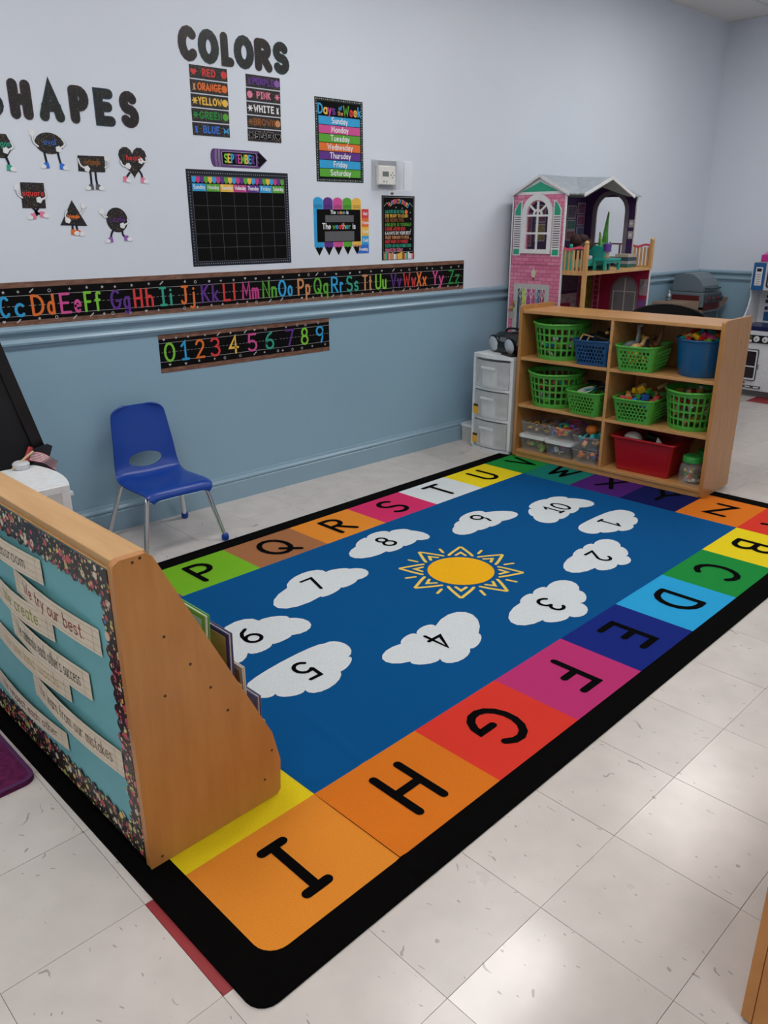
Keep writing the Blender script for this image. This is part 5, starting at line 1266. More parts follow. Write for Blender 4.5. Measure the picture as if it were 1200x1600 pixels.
# dark toys in the blue basket, plates and masks in the green one
put(MB().box(-.05, .05, -.035, .035, 0, .06), 'toy_suitcase', TC['black'], .50, .10, ZS[2]+.11, rotm(.3, .25, .3), 'black toy box sticking out of the blue basket', 'toy', None, bevel=.006)
def frame_toy():
    mb = MB()
    for a, b in (((-.04, 0, 0), (.04, 0, 0)), ((.04, 0, 0), (.04, 0, .05)), ((.04, 0, .05), (-.04, 0, .05)), ((-.04, 0, .05), (-.04, 0, 0)), ((0, 0, 0), (0, 0, .05))): mb.tube([a, b], .004, 6)
    return mb
put(frame_toy(), 'toy_fence', TC['natural'], .44, .03, ZS[2]+.125, rotm(-.9, .2, .2), 'tan wooden toy frame leaning on the rim of the blue basket', 'toy', None)
put(MB().ball((0, 0, 0), .045, 14, sc=(1.2, 1, .9)), 'black_toy_car', TC['black'], .535, .17, ZS[2]+.165, rotm(.2, .3, .6), 'large rounded black toy at the back of the blue basket', 'toy', None, smooth=True)
put(star(0, 0, .014, 6, .5) and MB().prism(star(0, 0, .014, 6, .4), -.002, .002), 'gold_star_badge', TC['gold'], .523, .105, ZS[2]+.178, rotm(1.2, 0, .4), 'gold star badge on the black toy box', 'toy', None)
for i, (x, y, c, r) in enumerate(((-.03, -.05, 'white', .055), (.0, -.02, 'teal', .05), (.06, .02, 'purple', .04), (.04, .07, 'brown', .05), (-.04, .06, 'black', .05), (.07, -.05, 'black', .035))):
    mb = MB(); mb.lathe([(.001, 0), (r*.7, .002), (r, .014), (r*.96, .016), (r*.66, .006), (.001, .004)], 20)
    put(mb, 'toy_plate', TC[c], .472+x, .12+y, ZS[1]+.118+.008*i, rotm(rt.uniform(-.3, .3), rt.uniform(-.3, .3), 0), '%s toy dish heaped in the middle left rectangular basket' % c, 'toy dish', 'toy dishes in the middle left basket', smooth=True)
# toy animals in the top-right basket
def animal(neck, kk):
    mb = MB(); mb.ball((0, 0, .04), .022, 10, sc=(1.8, 1, 1))
    for x in (-.025, .025):
        for y in (-.011, .011): mb.tube([(x, y, .035), (x, y, 0)], [.007, .005], 6)
    mb.tube(catmull([(.03, 0, .045), (.045, 0, .06+neck*.5), (.05, 0, .07+neck)], 3), [.012]*3+[.010]*3+[.008], 8); mb.ball((.058, 0, .074+neck), .011, 8, sc=(1.6, 1, 1))
    mb.tube([(-.036, 0, .05), (-.055, 0, .03)], [.004, .002], 6)
    return mb
for i, (x, y, z, c, nk, a, what) in enumerate(((-.055, -.03, .09, 'grey', .06, .6, 'grey long-necked toy dinosaur'), (.035, .04, .09, 'brown', .07, -.5, 'dark brown long-necked toy dinosaur'), (-.01, -.08, .085, 'natural', .01, 1.2, 'tan toy animal near the rim'), (.05, -.06, .08, 'black', .0, 2.0, 'black toy animal near the rim'), (-.04, .08, .08, 'brown', .0, .2, 'brown toy animal at the back'), (0, .01, .08, 'gold', .01, 2.8, 'gold coloured toy animal in the middle'))):
    put(animal(nk, 0), 'toy_animal', TC[c], .745+x, .13+y, ZS[2]+z, rotm(rt.uniform(-.3, .3), rt.uniform(-.25, .1), a), what+' in the top right green basket', 'toy animal', 'toy animals in the top right basket', smooth=True)
for i in range(14):
    put(lump(i % 4, .014), 'small_toy', TC[('gold', 'yellow', 'natural')[i % 3]], .745+.08*(rt.random()-.5)*2, .02+.02*rt.random(), ZS[2]+.03+.07*rt.random(), rotm(rt.random(), rt.random(), rt.random()*6), '%s toy %s, %s behind the lattice of the top right green basket' % (('gold', 'yellow', 'natural')[i % 3], KN[i % 4], ('first from the left', 'in a lower row', 'in an upper row', 'near the corner')[i//4 % 4]), 'toy', 'yellow toy pieces in the top right basket', smooth=True)
# contents of the clear boxes
def fillbox(s, d, z, w, dp, cols, n, sz, where, kinds=(0, 1, 2, 3), hmax=.06):
    for i in range(n):
        x = (rt.random()-.5)*w*.74; y = -dp*.40+(i/n)*dp*.72; k = rt.choice(kinds); c = rt.choice(cols)
        put(lump(k, sz), 'small_toy', TC[c], s+x, d+y, z+sz*.9+rt.random()*hmax, rotm(rt.uniform(-.6, .6), rt.uniform(-.6, .6), rt.random()*6), '%s toy %s at the %s in the %s' % (c, KN[k], where_(x, y, .1), where), 'toy', 'small toys in the %s' % where, smooth=(k != 1))
fillbox(.125, .15, ZS[0]+.004, .18, .26, ['gold', 'natural', 'orange', 'pink', 'lime'], 21, .017, 'leftmost lidded clear box', hmax=.03)
fillbox(.122, .15, ZS[0]+BH+.018, .17, .25, ['gold', 'natural', 'brown', 'yellow', 'orange', 'grey'], 35, .013, 'open clear box above the leftmost lid', (3, 0, 2))
fillbox(.318, .135, ZS[0]+.004, .17, .26, ['purple', 'orange', 'blue', 'white', 'pink', 'grey'], 21, .017, 'middle lidded clear box', hmax=.03)
fillbox(.318, .135, ZS[0]+BH+.018, .17, .25, ['orange', 'red', 'lime', 'pink', 'blue', 'orange'], 24, .018, 'open clear box above the middle lid')
fillbox(.500, .125, ZS[0]+.004, .16, .25, ['blue', 'orange', 'pink', 'blue', 'brown'], 18, .017, 'lower clear box by the divider', hmax=.03)
fillbox(.500, .125, ZS[0]+.09, .16, .25, ['teal', 'pink', 'purple', 'natural', 'teal'], 18, .019, 'upper clear box by the divider')
put(MB().ball((0, 0, 0), .03, 16, sc=(1.2, 1, 1)), 'orange_ball', TC['orange'], .485, .10, ZS[0]+.185, rotm(0, 0, 0), 'orange ball on top of the upper clear box by the divider', 'ball', None, smooth=True)
for i, (c, x, y) in enumerate((('teal', -.04, -.05), ('red', .02, -.02), ('purple', .04, .04), ('pink', -.02, .05))):
    mb = MB(); mb.tube([(.03*cos(2*pi*k/16), .022*sin(2*pi*k/16), 0) for k in range(16)], .005, 8, closed=True)
    put(mb, 'toy_scissors', TC[c], .34+x, .15+y, ZS[0]+.175+.006*i, rotm(.4, .2, i), '%s plastic ring on top of the open clear box above the middle lid' % c, 'toy', None, smooth=True)
# pieces in the front jar
for i in range(26):
    a = 2.4*i; r = .036*math.sqrt(((i % 9)+.5)/9); lay = i//9; c = rt.choice([['white', 'white', 'white', 'grey'], ['red', 'green', 'blue', 'white', 'orange'], ['blue', 'green', 'red', 'black', 'yellow']][lay])
    put(MB().box(-.011, .011, -.008, .008, 0, .012), 'small_brick', TC[c], 1.115+r*cos(a), .085+r*sin(a), ZS[0]+.012+.026*lay+rt.random()*.006, rotm(rt.random(), rt.random(), rt.random()*3), '%s little brick %s, %s, inside the front green lidded jar' % (c, TIER[lay], where_(r*cos(a), r*sin(a), .036)), 'toy brick', 'little bricks in the jar')
# things in the red bin
put(MB().ball((0, 0, 0), .045, 16, sc=(1.2, 1, .8)), 'cream_ball', TC['white'], .73, .14, ZS[0]+.175, rotm(0, 0, 0), 'cream rounded toy poking out of the red bin', 'toy', None, smooth=True)
put(MB().prism([(0, 0), (.05, 0), (.01, .05)], -.006, .006, xz), 'white_card', TC['white'], .885, .10, ZS[0]+.165, rotm(0, 0, .2), 'white triangular piece poking out of the red bin', 'toy', None)
put(MB().cbox((0, 0, 0), (.08, .06, .05)), 'black_toy_box', TC['black'], .82, .2, ZS[0]+.17, rotm(.2, .3, .4), 'black toy box inside the red bin', 'toy', None, bevel=.005)
# ------------------------------------------------------------------ doll house behind the shelf
# local frame: x runs away along the room wall (0 = pink front), y towards the room wall, z up
HX, HY, HR = 3.52, -.15, .05
house = thing('doll_house', 'tall pink and purple doll house with grey roof standing behind the shelf', 'doll house', (HX, HY, 0), HR)
def hm(m=None): return None
def brickmat(name, c1, c2, mortar, sc):
    m = bpy.data.materials.new(name); m.use_nodes = True; nt, b = nodes(m); N, L = nt.nodes, nt.links
    tc = N.new('ShaderNodeTexCoord'); mp = N.new('ShaderNodeMapping'); mp.inputs['Rotation'].default_value = (pi/2, 0, pi/2)
    sx = N.new('ShaderNodeSeparateXYZ'); cb = N.new('ShaderNodeCombineXYZ'); L.new(tc.outputs['Object'], sx.inputs[0]); L.new(sx.outputs['Y'], cb.inputs['X']); L.new(sx.outputs['Z'], cb.inputs['Y'])
    br = N.new('ShaderNodeTexBrick'); br.inputs['Scale'].default_value = sc; br.inputs['Mortar Size'].default_value = .018; br.inputs['Brick Width'].default_value = .62; br.inputs['Row Height'].default_value = .26
    br.inputs['Color1'].default_value = hexc(c1)+(1,); br.inputs['Color2'].default_value = hexc(c2)+(1,); br.inputs['Mortar'].default_value = hexc(mortar)+(1,)
    L.new(cb.outputs[0], br.inputs['Vector']); L.new(br.outputs['Color'], b.inputs['Base Color']); b.inputs['Roughness'].default_value = .45
    return m
PBRICK = brickmat('pink_brick_print', '#c9688c', '#d98aa4', '#a84a6c', 11)
DW = mat('house_white', '#d9dadc', .4); DPURP = mat('house_purple', '#3c2058', .5, var=.1); DMAG = mat('house_magenta', '#a11f4f', .5, var=.1)
DGREEN = mat('house_green', '#1f9a78', .45); DROOF = mat('house_roof_grey', '#9aa3ab', .5, var=.12, vscale=25); DPINE = wood('house_pine', '#b98a55', '#cfa46c', (20, 20, 3), .45, .1); DTEAL = mat('house_teal', '#1f9a8c', .4)
DPINK = mat('house_pink_rail', '#d4506a', .4); DGREY = mat('house_arch_grey', '#7b7683', .5)
W0, W1, WP, HL, ZF = -.085, .305, .475, .88, 1.10     # back, front of body, front of platform (measured as a = -y), length, floor of the top storey
def ya(a): return -a
def fm(u, v, o): return (-o, ya(u), v)        # on the pink front, o outwards (towards -x)
def wallyz(mb, a0, a1, z0, z1, x0, x1): mb.box(x0, x1, ya(a1), ya(a0), z0, z1)
# pink front wall with arched window opening, two storeys
def arch_loop(a0, a1, z0, zs, n=12):
    c = (a0+a1)/2; r = (a1-a0)/2
    return [(a0, z0), (a1, z0)]+[(c+r*cos(pi*i/n), zs+r*sin(pi*i/n)) for i in range(n+1)]
def wall_with_arch(mb, A0, A1, Z0, Z1, hole, o0, o1, mp):
    """wall panel with an arch-topped opening, built from quads around the opening"""
    n = 12; a0, a1 = hole[0][0], hole[1][0]; z0 = hole[0][1]; arcp = hole[2:]
    def q(p): mb.prism(p, o0, o1, mp)
    q([(A0, Z0), (A1, Z0), (A1, z0), (A0, z0)]); 
    zs = arcp[0][1]
    q([(A0, z0), (a0, z0), (a0, zs), (A0, zs)]); q([(a1, z0), (A1, z0), (A1, zs), (a1, zs)])
    q([(a1, zs), (A1, zs), (A1, Z1)]+[(arcp[len(arcp)//2][0], Z1)]+[p for p in arcp[:len(arcp)//2+1]][::-1][0:-1])
    q([(arcp[len(arcp)//2][0], Z1), (A0, Z1), (A0, zs)]+arcp[len(arcp)//2:][::-1])
WH = arch_loop(.03, .19, 1.232, 1.44)
mb = MB(); wall_with_arch(mb, W0, W1, 1.14, 1.56, WH, -.008, 0, fm); mb.build('front_wall_upper', PBRICK, house)
mb = MB(); mb.prism(rect(W0-.006, .02, W1+.002, 1.138), -.008, .004, fm); mb.build('front_wall_lower', PBRICK, house)
mb = MB(); mb.prism([(W0, 1.56), (W1, 1.56), ((W0+W1)/2, 1.662)], -.008, 0, fm); gb_ = mb.build('gable', DW, house)
mb = MB(); mb.prism([(-.028, 1.577), (.245, 1.577), (.109, 1.634)], 0, .002, fm); mb.build('gable_panel', DGREEN, gb_)
for a in (W0, W1):
    mb = MB(); mb.prism(rect(a-.004, .02, a+.004, 1.56), -.008, .006, fm); mb.build('corner_trim', DW, house)
# window frame, bars
fr = MB(); fr.ringstrip(arch_loop(-.008, .217, 1.207, 1.45), arch_loop(.026, .188, 1.234, 1.446), 0, .012, fm); wf = fr.build('window_frame', DW, house)
mb = MB()
for z in (1.33, 1.436): mb.prism(rect(.026, z-.006, .188, z+.006), 0, .008, fm)
mb.prism(rect(.101, 1.234, .113, 1.52), 0, .0082, fm)
for an in (40, 140): mb.prism([(.107+.03*cos(radians(an))-.006*sin(radians(an)), 1.446+.03*sin(radians(an))+.006*cos(radians(an))), (.107+.082*cos(radians(an))-.006*sin(radians(an)), 1.446+.082*sin(radians(an))+.006*cos(radians(an))), (.107+.082*cos(radians(an))+.006*sin(radians(an)), 1.446+.082*sin(radians(an))-.006*cos(radians(an))), (.107+.03*cos(radians(an))+.006*sin(radians(an)), 1.446+.03*sin(radians(an))-.006*cos(radians(an)))], 0, .0078, fm)
mb.ringstrip([(.107+.036*cos(pi*i/8), 1.44+.036*sin(pi*i/8)) for i in range(9)], [(.107+.024*cos(pi*i/8), 1.44+.024*sin(pi*i/8)) for i in range(9)], 0, .0079, fm)
mb.build('window_bars', DW, wf)
for a0, a1, side in ((-.073, -.014, -1), (.221, .281, 1)):
    c = (a0+a1)/2
    def sh_loop(k):
        b0, b1 = a0+k, a1-k; w = b1-b0
        top = [(b0+w*(i/8), 1.468+(.058-k)*(sin(pi/2*(i/8)) if side < 0 else cos(pi/2*(i/8)))) for i in range(9)]
        return [(b0, 1.193+k), (b1, 1.193+k)]+top[::-1]
    mb = MB(); mb.prism(sh_loop(0), 0, .004, fm); so = mb.build('shutter', DW, house)
    mb = MB(); mb.prism([(p, q) for p, q in sh_loop(.008) if q > 1.46]+[(a0+.008, 1.438), (a1-.008, 1.438)][::1], .004, .0055, fm) if False else mb.sheet([(a0+.008, 1.438), (a1-.008, 1.438)]+[(p, q) for p, q in sh_loop(.008)[2:]], .0052, fm); mb.build('shutter_top', DGREEN, so)
    mb = MB(); mb.prism(rect(a0+.008, 1.2, a1-.008, 1.234), .004, .0055, fm); mb.build('shutter_base', DGREEN, so)
    for i in range(14):
        z = 1.245+i*.0138
        mb = MB(); mb.prism(rect(a0+.006, z, a1-.006, z+.005), .004, .005, fm); mb.build('slat', mat('slat_shadow_print', '#4d4450', .6), so)
# printed lantern and lower window
mb = MB(); mb.sheet([(.09, 1.06), (.112, 1.06), (.12, 1.095), (.101, 1.115), (.082, 1.095)], .0055, fm); mb.build('printed_lantern', mat('lantern_print', '#c9c5a8', .4), house)
mb = MB(); mb.sheet(rect(.096, 1.04, .106, 1.06), .0055, fm); mb.build('printed_lantern_bracket', mat('lantern_dark', '#5a4636', .5), house)
mb = MB(); mb.prism(rect(-.045, .6, .228, 1.018), .004, .006, fm); lw = mb.build('printed_window', mat('win_print_frame', '#b8b9b6', .5), house)
cols_ = ['#3a4a5e', '#b7c24a', '#a84a86', '#c45a8a', '#4a6a8e', '#a33f60']
for i in range(6):
    mb = MB(); mb.sheet(rect(-.012+.035*i, .64, -.012+.035*(i+1)-.003, .985), .0064, fm); mb.build('printed_pane', mat('pane_print_%d' % i, cols_[i], .4, var=.35, vscale=45), lw)
mb = MB()
for i in range(5):
    x = .01+.042*i
    mb.stroke([(x, .99), (x, .62)], .003, .0072, fm); mb.stroke([(x-.016, .955), (x, .985), (x+.016, .955), (x, .925), (x-.016, .955)], .003, .0072, fm)
mb.build('printed_lattice', DW, lw)
rf = random.Random(2)
for i in range(9):
    mb = MB(); mb.sheet(flower(-.055+rf.uniform(-.022, .022), .865+rf.uniform(-.03, .035), .012, 5), .0076+.0002*i, fm); mb.build('printed_flower', mat('flw_%d' % (i % 3), ['#c9b23e', '#c46a7e', '#5d7a3a'][i % 3], .5), lw)
mb = MB(); mb.sheet([(-.075, .79), (-.035, .79), (-.03, .835), (-.08, .835)], .0074, fm); mb.build('printed_flower_pot', mat('pot_print', '#a8a49c', .5), lw)
# back wall, floors, far wall with arches
mb = MB(); wallyz(mb, W0, W0+.008, .02, 1.56, 0, HL); mb.build('rear_wall', DPURP, house)
def xm(u, v, o): return (HL+o, ya(u), v)
mb = MB(); wall_with_arch(mb, W0, .322, ZF, 1.56, arch_loop(.017, .240, 1.165, 1.462), -.008, 0, xm); mb.build('far_wall_upper', DPURP, house)
mb = MB(); mb.ringstrip(arch_loop(-.014, .268, ZF+.045, 1.462), arch_loop(.017, .240, 1.165, 1.462), -.012, -.008, xm); mb.build('arch_trim', DGREY, house)
mb = MB(); wall_with_arch(mb, W0, WP-.006, .62, ZF-.012, arch_loop(.196, .386, .66, .93), -.008, 0, xm); mb.build('far_wall_lower', DMAG, house)
mb = MB(); mb.ringstrip(arch_loop(.184, .398, .64, .93), arch_loop(.196, .386, .66, .93), -.011, -.008, xm); mb.build('arch_trim', DGREY, house)
mb = MB(); mb.prism(arch_loop(.196, .386, .66, .93), -.005, -.002, xm); gd = mb.build('glass_doors', mat('door_glass', '#8f9aa6', .2, var=.12, vscale=8), house)
mb = MB(); mb.prism(rect(.288, .66, .294, 1.02), -.009, -.005, xm)
for a in (.205, .375): mb.prism(rect(a-.003, .66, a+.003, .93), -.009, -.005, xm)
for z in (.78, .93): mb.prism(rect(.2, z-.003, .382, z+.003), -.0088, -.005, xm)
mb.build('door_bars', DW, gd)
mb = MB(); mb.prism(rect(W0, .02, WP-.006, .62), -.008, 0, xm); mb.build('far_wall_base', DMAG, house)
mb = MB(); mb.prism(rect(WP-.01, .02, WP-.003, ZF), -.009, .002, xm); mb.build('corner_trim', DW, house)
mb = MB(); wallyz(mb, .316, .326, ZF, 1.56, HL-.009, HL+.001); mb.build('corner_trim', DW, house)
for z in (.03, .6, ZF):
    mb = MB(); mb.box(0, HL, ya(WP), ya(W0), z-.016, z); mb.build('floor_board', DPINE, house)
mb = MB(); mb.prism([(W0, 1.56), (.322, 1.56), (.305, 1.57), ((W0+W1)/2, 1.66)], -.008, 0, xm); mb.build('far_gable', DPURP, house)
# prints inside: bookshelves upstairs, wardrobe downstairs, striped ladder
pr = [(.645, .745, 1.425, 1.5, '#5a4a66'), (.775, .865, 1.455, 1.52, '#7a4a6e'), (.645, .745, 1.35, 1.405, '#3f6a62'), (.775, .865, 1.38, 1.435, '#8a4a72'), (.645, .745, 1.28, 1.335, '#7a4450'), (.775, .865, 1.30, 1.36, '#4c5a78'),
      (.25, .36, 1.40, 1.5, '#7a3a52'), (.25, .36, 1.28, 1.38, '#8c7a4c'), (.1, .2, 1.25, 1.45, '#93506c'), (.1, .2, 1.12, 1.2, '#2f7a6c')]
def rm(u, v, o): return (u, ya(W0+.008+o), v)
for x0, x1, z0, z1, c in pr:
    mb = MB(); mb.sheet(rect(x0-.006, z0-.006, x1+.006, z1+.006), .001, rm); po = mb.build('printed_bookcase', mat('case_print', '#b4aeb8', .5), house)
    mb = MB(); mb.sheet(rect(x0, z0, x1, z1), .002, rm); mb.build('printed_books', mat('books_print_'+c, c, .5, var=.5, vscale=70), po)
for x0, x1, z0, z1, c in ((.50, .84, .62, .905, '#b7a3b4'), (.55, .76, .62, .84, '#a8235a'), (.50, .84, .925, 1.06, '#5d4a66'), (.845, .872, .62, 1.06, '#b05a8c'), (.1, .42, .62, 1.06, '#8a4a80')):
    mb = MB(); mb.sheet(rect(x0, z0, x1, z1), .001+.001*(x0 == .55), rm); mb.build('printed_wardrobe', mat('ward_'+c, c, .5, var=.4, vscale=40), house)
mb = MB(); mb.prism(rect(-.07, .62, .03, 1.06), -.010, -.008, xm); mb.build('printed_wardrobe', mat('ward_green', '#7f8a3a', .5, var=.5, vscale=30), house)
mb = MB(); wallyz(mb, .04, .05, .62, ZF-.02, HL-.02, HL-.01); wallyz(mb, .085, .095, .62, ZF-.02, HL-.02, HL-.01)
for i in range(11): wallyz(mb, .05, .085, .66+.038*i, .668+.038*i, HL-.018, HL-.012)
mb.build('ladder', mat('ladder_pink', '#b9718a', .5), house)
for z, c in ((1.36, '#a8a6ae'), (1.285, '#a8a6ae')):
    mb = MB(); mb.prism(rect(.277, z, .312, z+.05), -.010, -.008, xm); po = mb.build('printed_picture', mat('pic_frame', c, .5), house)
    mb = MB(); mb.prism(flower(.295, z+.025, .014), -.011, -.010, xm); mb.build('picture_flower', DW, po)
mb = MB(); mb.prism(rect(.405, .91, .46, 1.02), -.010, -.008, xm); mb.build('printed_picture', mat('pic_grey', '#8b8790', .5, var=.4, vscale=60), house)
mb = MB(); mb.prism(rect(.405, .82, .46, .88), -.010, -.008, xm); mb.build('printed_shelf', mat('pic_violet', '#6d4a8c', .5), house)
# roof: gable roof along x with a cross gable on the open side
ZE, ZR, AR, AE0, AE1 = 1.556, 1.668, .112, -.095, .335
X0_, X1_ = -.018, HL+.02; D1, DM, D2 = .10, .41, .71
th_ = .008
def slab(mb, pts):
    n = len(pts); vs = [Vector((x, ya(a), z)) for x, a, z in pts]+[Vector((x, ya(a), z+th_)) for x, a, z in pts]
    mb.add(vs, [tuple(range(n))[::-1], tuple(range(n, 2*n))]+[(i, (i+1) % n, n+(i+1) % n, n+i) for i in range(n)])
mb = MB(); slab(mb, [(X0_, AE0, ZE), (X0_, AR, ZR), (X1_, AR, ZR), (X1_, AE0, ZE)]); mb.build('roof_rear', DROOF, house)
mb = MB(); slab(mb, [(X0_, AR, ZR), (X0_, AE1, ZE), (D1, AE1, ZE), (DM, AR, ZR)]); mb.build('roof_front', DROOF, house)
mb = MB(); slab(mb, [(DM, AR, ZR), (D2, AE1, ZE), (X1_, AE1, ZE), (X1_, AR, ZR)]); mb.build('roof_front', DROOF, house)
AG = .375; ZG = ZR-.010
mb = MB(); slab(mb, [(DM, AR, ZR), (D1, AE1, ZE), (D1-.01, AG, ZE-.004), (DM, AG, ZG)]); mb.build('roof_cross_gable', DROOF, house)
mb = MB(); slab(mb, [(DM, AR, ZR), (DM, AG, ZG), (D2+.01, AG, ZE-.004), (D2, AE1, ZE)]); mb.build('roof_cross_gable', DROOF, house)
for xa, xb in ((D1-.012, DM), (DM, D2+.012)):
    mb = MB(); za, zb = (ZE-.012, ZG-.008) if xa < DM-.01 else (ZG-.008, ZE-.012)
    vs = [(xa, ya(AG), za), (xb, ya(AG), zb), (xb, ya(AG), zb+.018), (xa, ya(AG), za+.018)]; vs += [(x, y-.008, z) for x, y, z in vs]
    mb.add(vs, [(0, 1, 2, 3), (4, 5, 6, 7), (0, 1, 5, 4), (2, 3, 7, 6), (1, 2, 6, 5), (0, 3, 7, 4)]); mb.build('barge_board', DW, house)
for a, b, za, zb in ((AE0, AR, ZE, ZR), (AR, AE1, ZR, ZE)):
    mb = MB(); vs = [(X0_-.004, ya(a), za-.008), (X0_-.004, ya(b), zb-.008), (X0_-.004, ya(b), zb+.01), (X0_-.004, ya(a), za+.01)]; vs += [(x+.005, y, z) for x, y, z in vs]
    mb.add(vs, [(0, 1, 2, 3), (4, 5, 6, 7), (0, 1, 5, 4), (2, 3, 7, 6), (1, 2, 6, 5), (0, 3, 7, 4)]); mb.build('barge_board', DW, house)
# posts and railings
def post(x, a, z0, z1):
    mb = MB(); mb.box(x-.012, x+.012, ya(a)-.012, ya(a)+.012, z0, z1); po = mb.build('post', DPINE, house, bevel=.002)
    mb = MB(); mb.ball((x, ya(a), z1+.010), .015, 12); mb.build('post_knob', DPINE, po, smooth=True)
post(.01, WP-.008, .02, ZF+.165); post(HL-.012, WP-.008, ZF, ZF+.17)
def railing(x, a0, a1):
    mb = MB(); mb.prism([(a0+(a1-a0)*i/10, ZF+.135-.007*sin(pi*i/5)) for i in range(11)]+[(a1+(a0-a1)*i/10, ZF+.149+.007*sin(pi*i/5)) for i in range(11)], -.006, .006, lambda u, v, o: (x+o, ya(u), v)); ra = mb.build('railing', DPINK, house)
    mb = MB(); mb.box(x-.006, x+.006, ya(a1), ya(a0), ZF, ZF+.012); mb.build('bottom_rail', DPINE, ra)
    n = 5
    for i in range(n):
        a = a0+(a1-a0)*(i+.5)/n; mb = MB(); mb.box(x-.005, x+.005, ya(a)-.006, ya(a)+.006, ZF+.012, ZF+.132); mb.build('baluster', DPINE, ra)
railing(.006, W1+.006, WP-.02); railing(HL-.012, .33, WP-.02)
mb = MB(); mb.box(HL+.03, HL+.04, ya(.26), ya(-.02), 1.245, 1.255)
for a in (.0, .11, .2): mb.box(HL+.03, HL+.04, ya(a)-.005, ya(a)+.005, 1.13, 1.245)
mb.box(HL-.006, HL+.04, ya(.26), ya(-.02), 1.118, 1.13); mb.build('outer_rail', mat('outer_rail', '#8a5f62', .5), house)
# furniture upstairs (each lifts out)
def hpt(x, a, z): return Matrix.Translation((HX, HY, 0)) @ Matrix.Rotation(HR, 4, 'Z') @ Vector((x, ya(a), z))
t = thing('toy_bed', 'teal toy bed on the upper floor of the doll house', 'toy bed', hpt(.215, .285, ZF+.001), HR)
for x in (-.2, .2):
    mb = MB(); h_ = .15 if x > 0 else .14
    mb.prism([(-.075, 0), (.075, 0), (.075, h_*.75)]+[(.075*cos(pi*i/8), h_*.75+.04*sin(pi*i/8)) for i in range(9)]+[(-.075, h_*.75)], x-.006, x+.006, lambda u, v, o: (o, u, v)); mb.build('headboard' if x > 0 else 'footboard', DTEAL, t)
for y in (-.07, .07):
    mb = MB(); mb.box(-.2, .2, y-.006, y+.006, .028, .066); mb.build('side_rail', DTEAL, t)
for x in (-.2, .2):
    for y in (-.07, .07):
        mb = MB(); mb.box(x-.009, x+.009, y-.009, y+.009, 0, .15); lg = mb.build('bed_post', DTEAL, t); mb = MB(); mb.ball((x, y, .158), .011, 10); mb.build('post_knob', DTEAL, lg, smooth=True)
mb = MB(); mb.box(-.194, .194, -.064, .064, .03, .058); mb.build('mattress', mat('toy_mattress', '#b9bcc0', .8), t, bevel=.006)
t = thing('toy_doll', 'doll with dark brown hair lying on the teal toy bed', 'doll', hpt(.26, .275, ZF+.062), HR+.1)
mb = MB(); rr = random.Random(4)
for i in range(14): mb.ball((rr.uniform(-.11, .06), rr.uniform(-.04, .04), .05+rr.uniform(-.012, .085)), rr.uniform(.026, .04), 8)
mb.build('hair', mat('doll_hair', '#2e1512', .8, var=.4, vscale=80, bump=.6, bscale=120), t, smooth=True)
mb = MB(); mb.ball((.075, 0, .022), .02, 10); mb.tube([(.085, 0, .018), (.12, .01, .016)], [.015, .01], 8); mb.build('body', mat('doll_skin', '#b98a72', .5), t, smooth=True)
mb = MB(); mb.box(.085, .135, -.03, .03, .0, .026); mb.build('blanket', mat('doll_blanket', '#c9ccd0', .8), t, bevel=.008)
t = thing('toy_side_table', 'small teal toy table at the edge of the upper floor', 'toy table', hpt(.365, .415, ZF+.001), HR)
mb = MB(); mb.box(-.1, .1, -.045, .045, .062, .074); mb.build('table_top', DTEAL, t)
for x in (-.088, .088):
    for y in (-.036, .036): mb = MB(); mb.box(x-.008, x+.008, y-.007, y+.007, 0, .062); mb.build('leg', DTEAL, t)
mb = MB(); mb.box(-.09, .09, -.04, -.032, .045, .062); mb.build('apron', DTEAL, t)
t = thing('toy_lamp', 'purple toy lamp on the small teal table', 'toy lamp', hpt(.375, .405, ZF+.0755), HR)
mb = MB(); mb.lathe([(.02, 0), (.022, .004), (.01, .012), (.014, .03), (.008, .045)], 14); mb.build('lamp_base', mat('toy_lamp_base', '#b59a78', .4), t, smooth=True)
mb = MB(); mb.lathe([(.026, .04), (.024, .06), (.027, .085), (.02, .092), (.001, .093)], 14); mb.build('lamp_shade', mat('toy_lamp_purple', '#5b3a8c', .35), t, smooth=True)
t = thing('toy_plant', 'tall pointed green toy plant in the doll house arch', 'toy plant', hpt(.60, .25, ZF+.001), HR+.3)
mb = MB(); mb.lathe([(.02, 0), (.026, .03), (.022, .034)], 12); mb.build('pot', DTEAL, t, smooth=True)
for k in range(5):
    mb = MB(); a = 1.25*k; hh_ = (.33, .2, .16, .12, .14)[k]
    pth = [(.012*cos(a)*j+.010*sin(j*1.4+k), .012*sin(a)*j*.7, .03+hh_*j/5) for j in range(6)]
    mb.tube(catmull(pth, 3), [(.034*(1-.058*i) if i < 16 else .002)*(1 if i > 2 else .6) for i in range(16)], 6); mb.build('leaf', mat('toy_leaf_%d' % (k % 2), ['#3f8a2a', '#7aa84a'][k % 2], .5, var=.3, vscale=40), t, smooth=True)
t = thing('toy_steps', 'pale grey and teal toy drawers at the foot of the arch', 'toy drawers', hpt(.80, .315, ZF+.001), HR)
for k, c in enumerate(('#2f6a68', '#8f959c', '#2f4a60', '#a9a59c')):
    mb = MB(); mb.box(-.06, .06, -.05, .05, .022*k, .022*k+.020); mb.build('drawer', mat('toydr_'+c, c, .5), t)

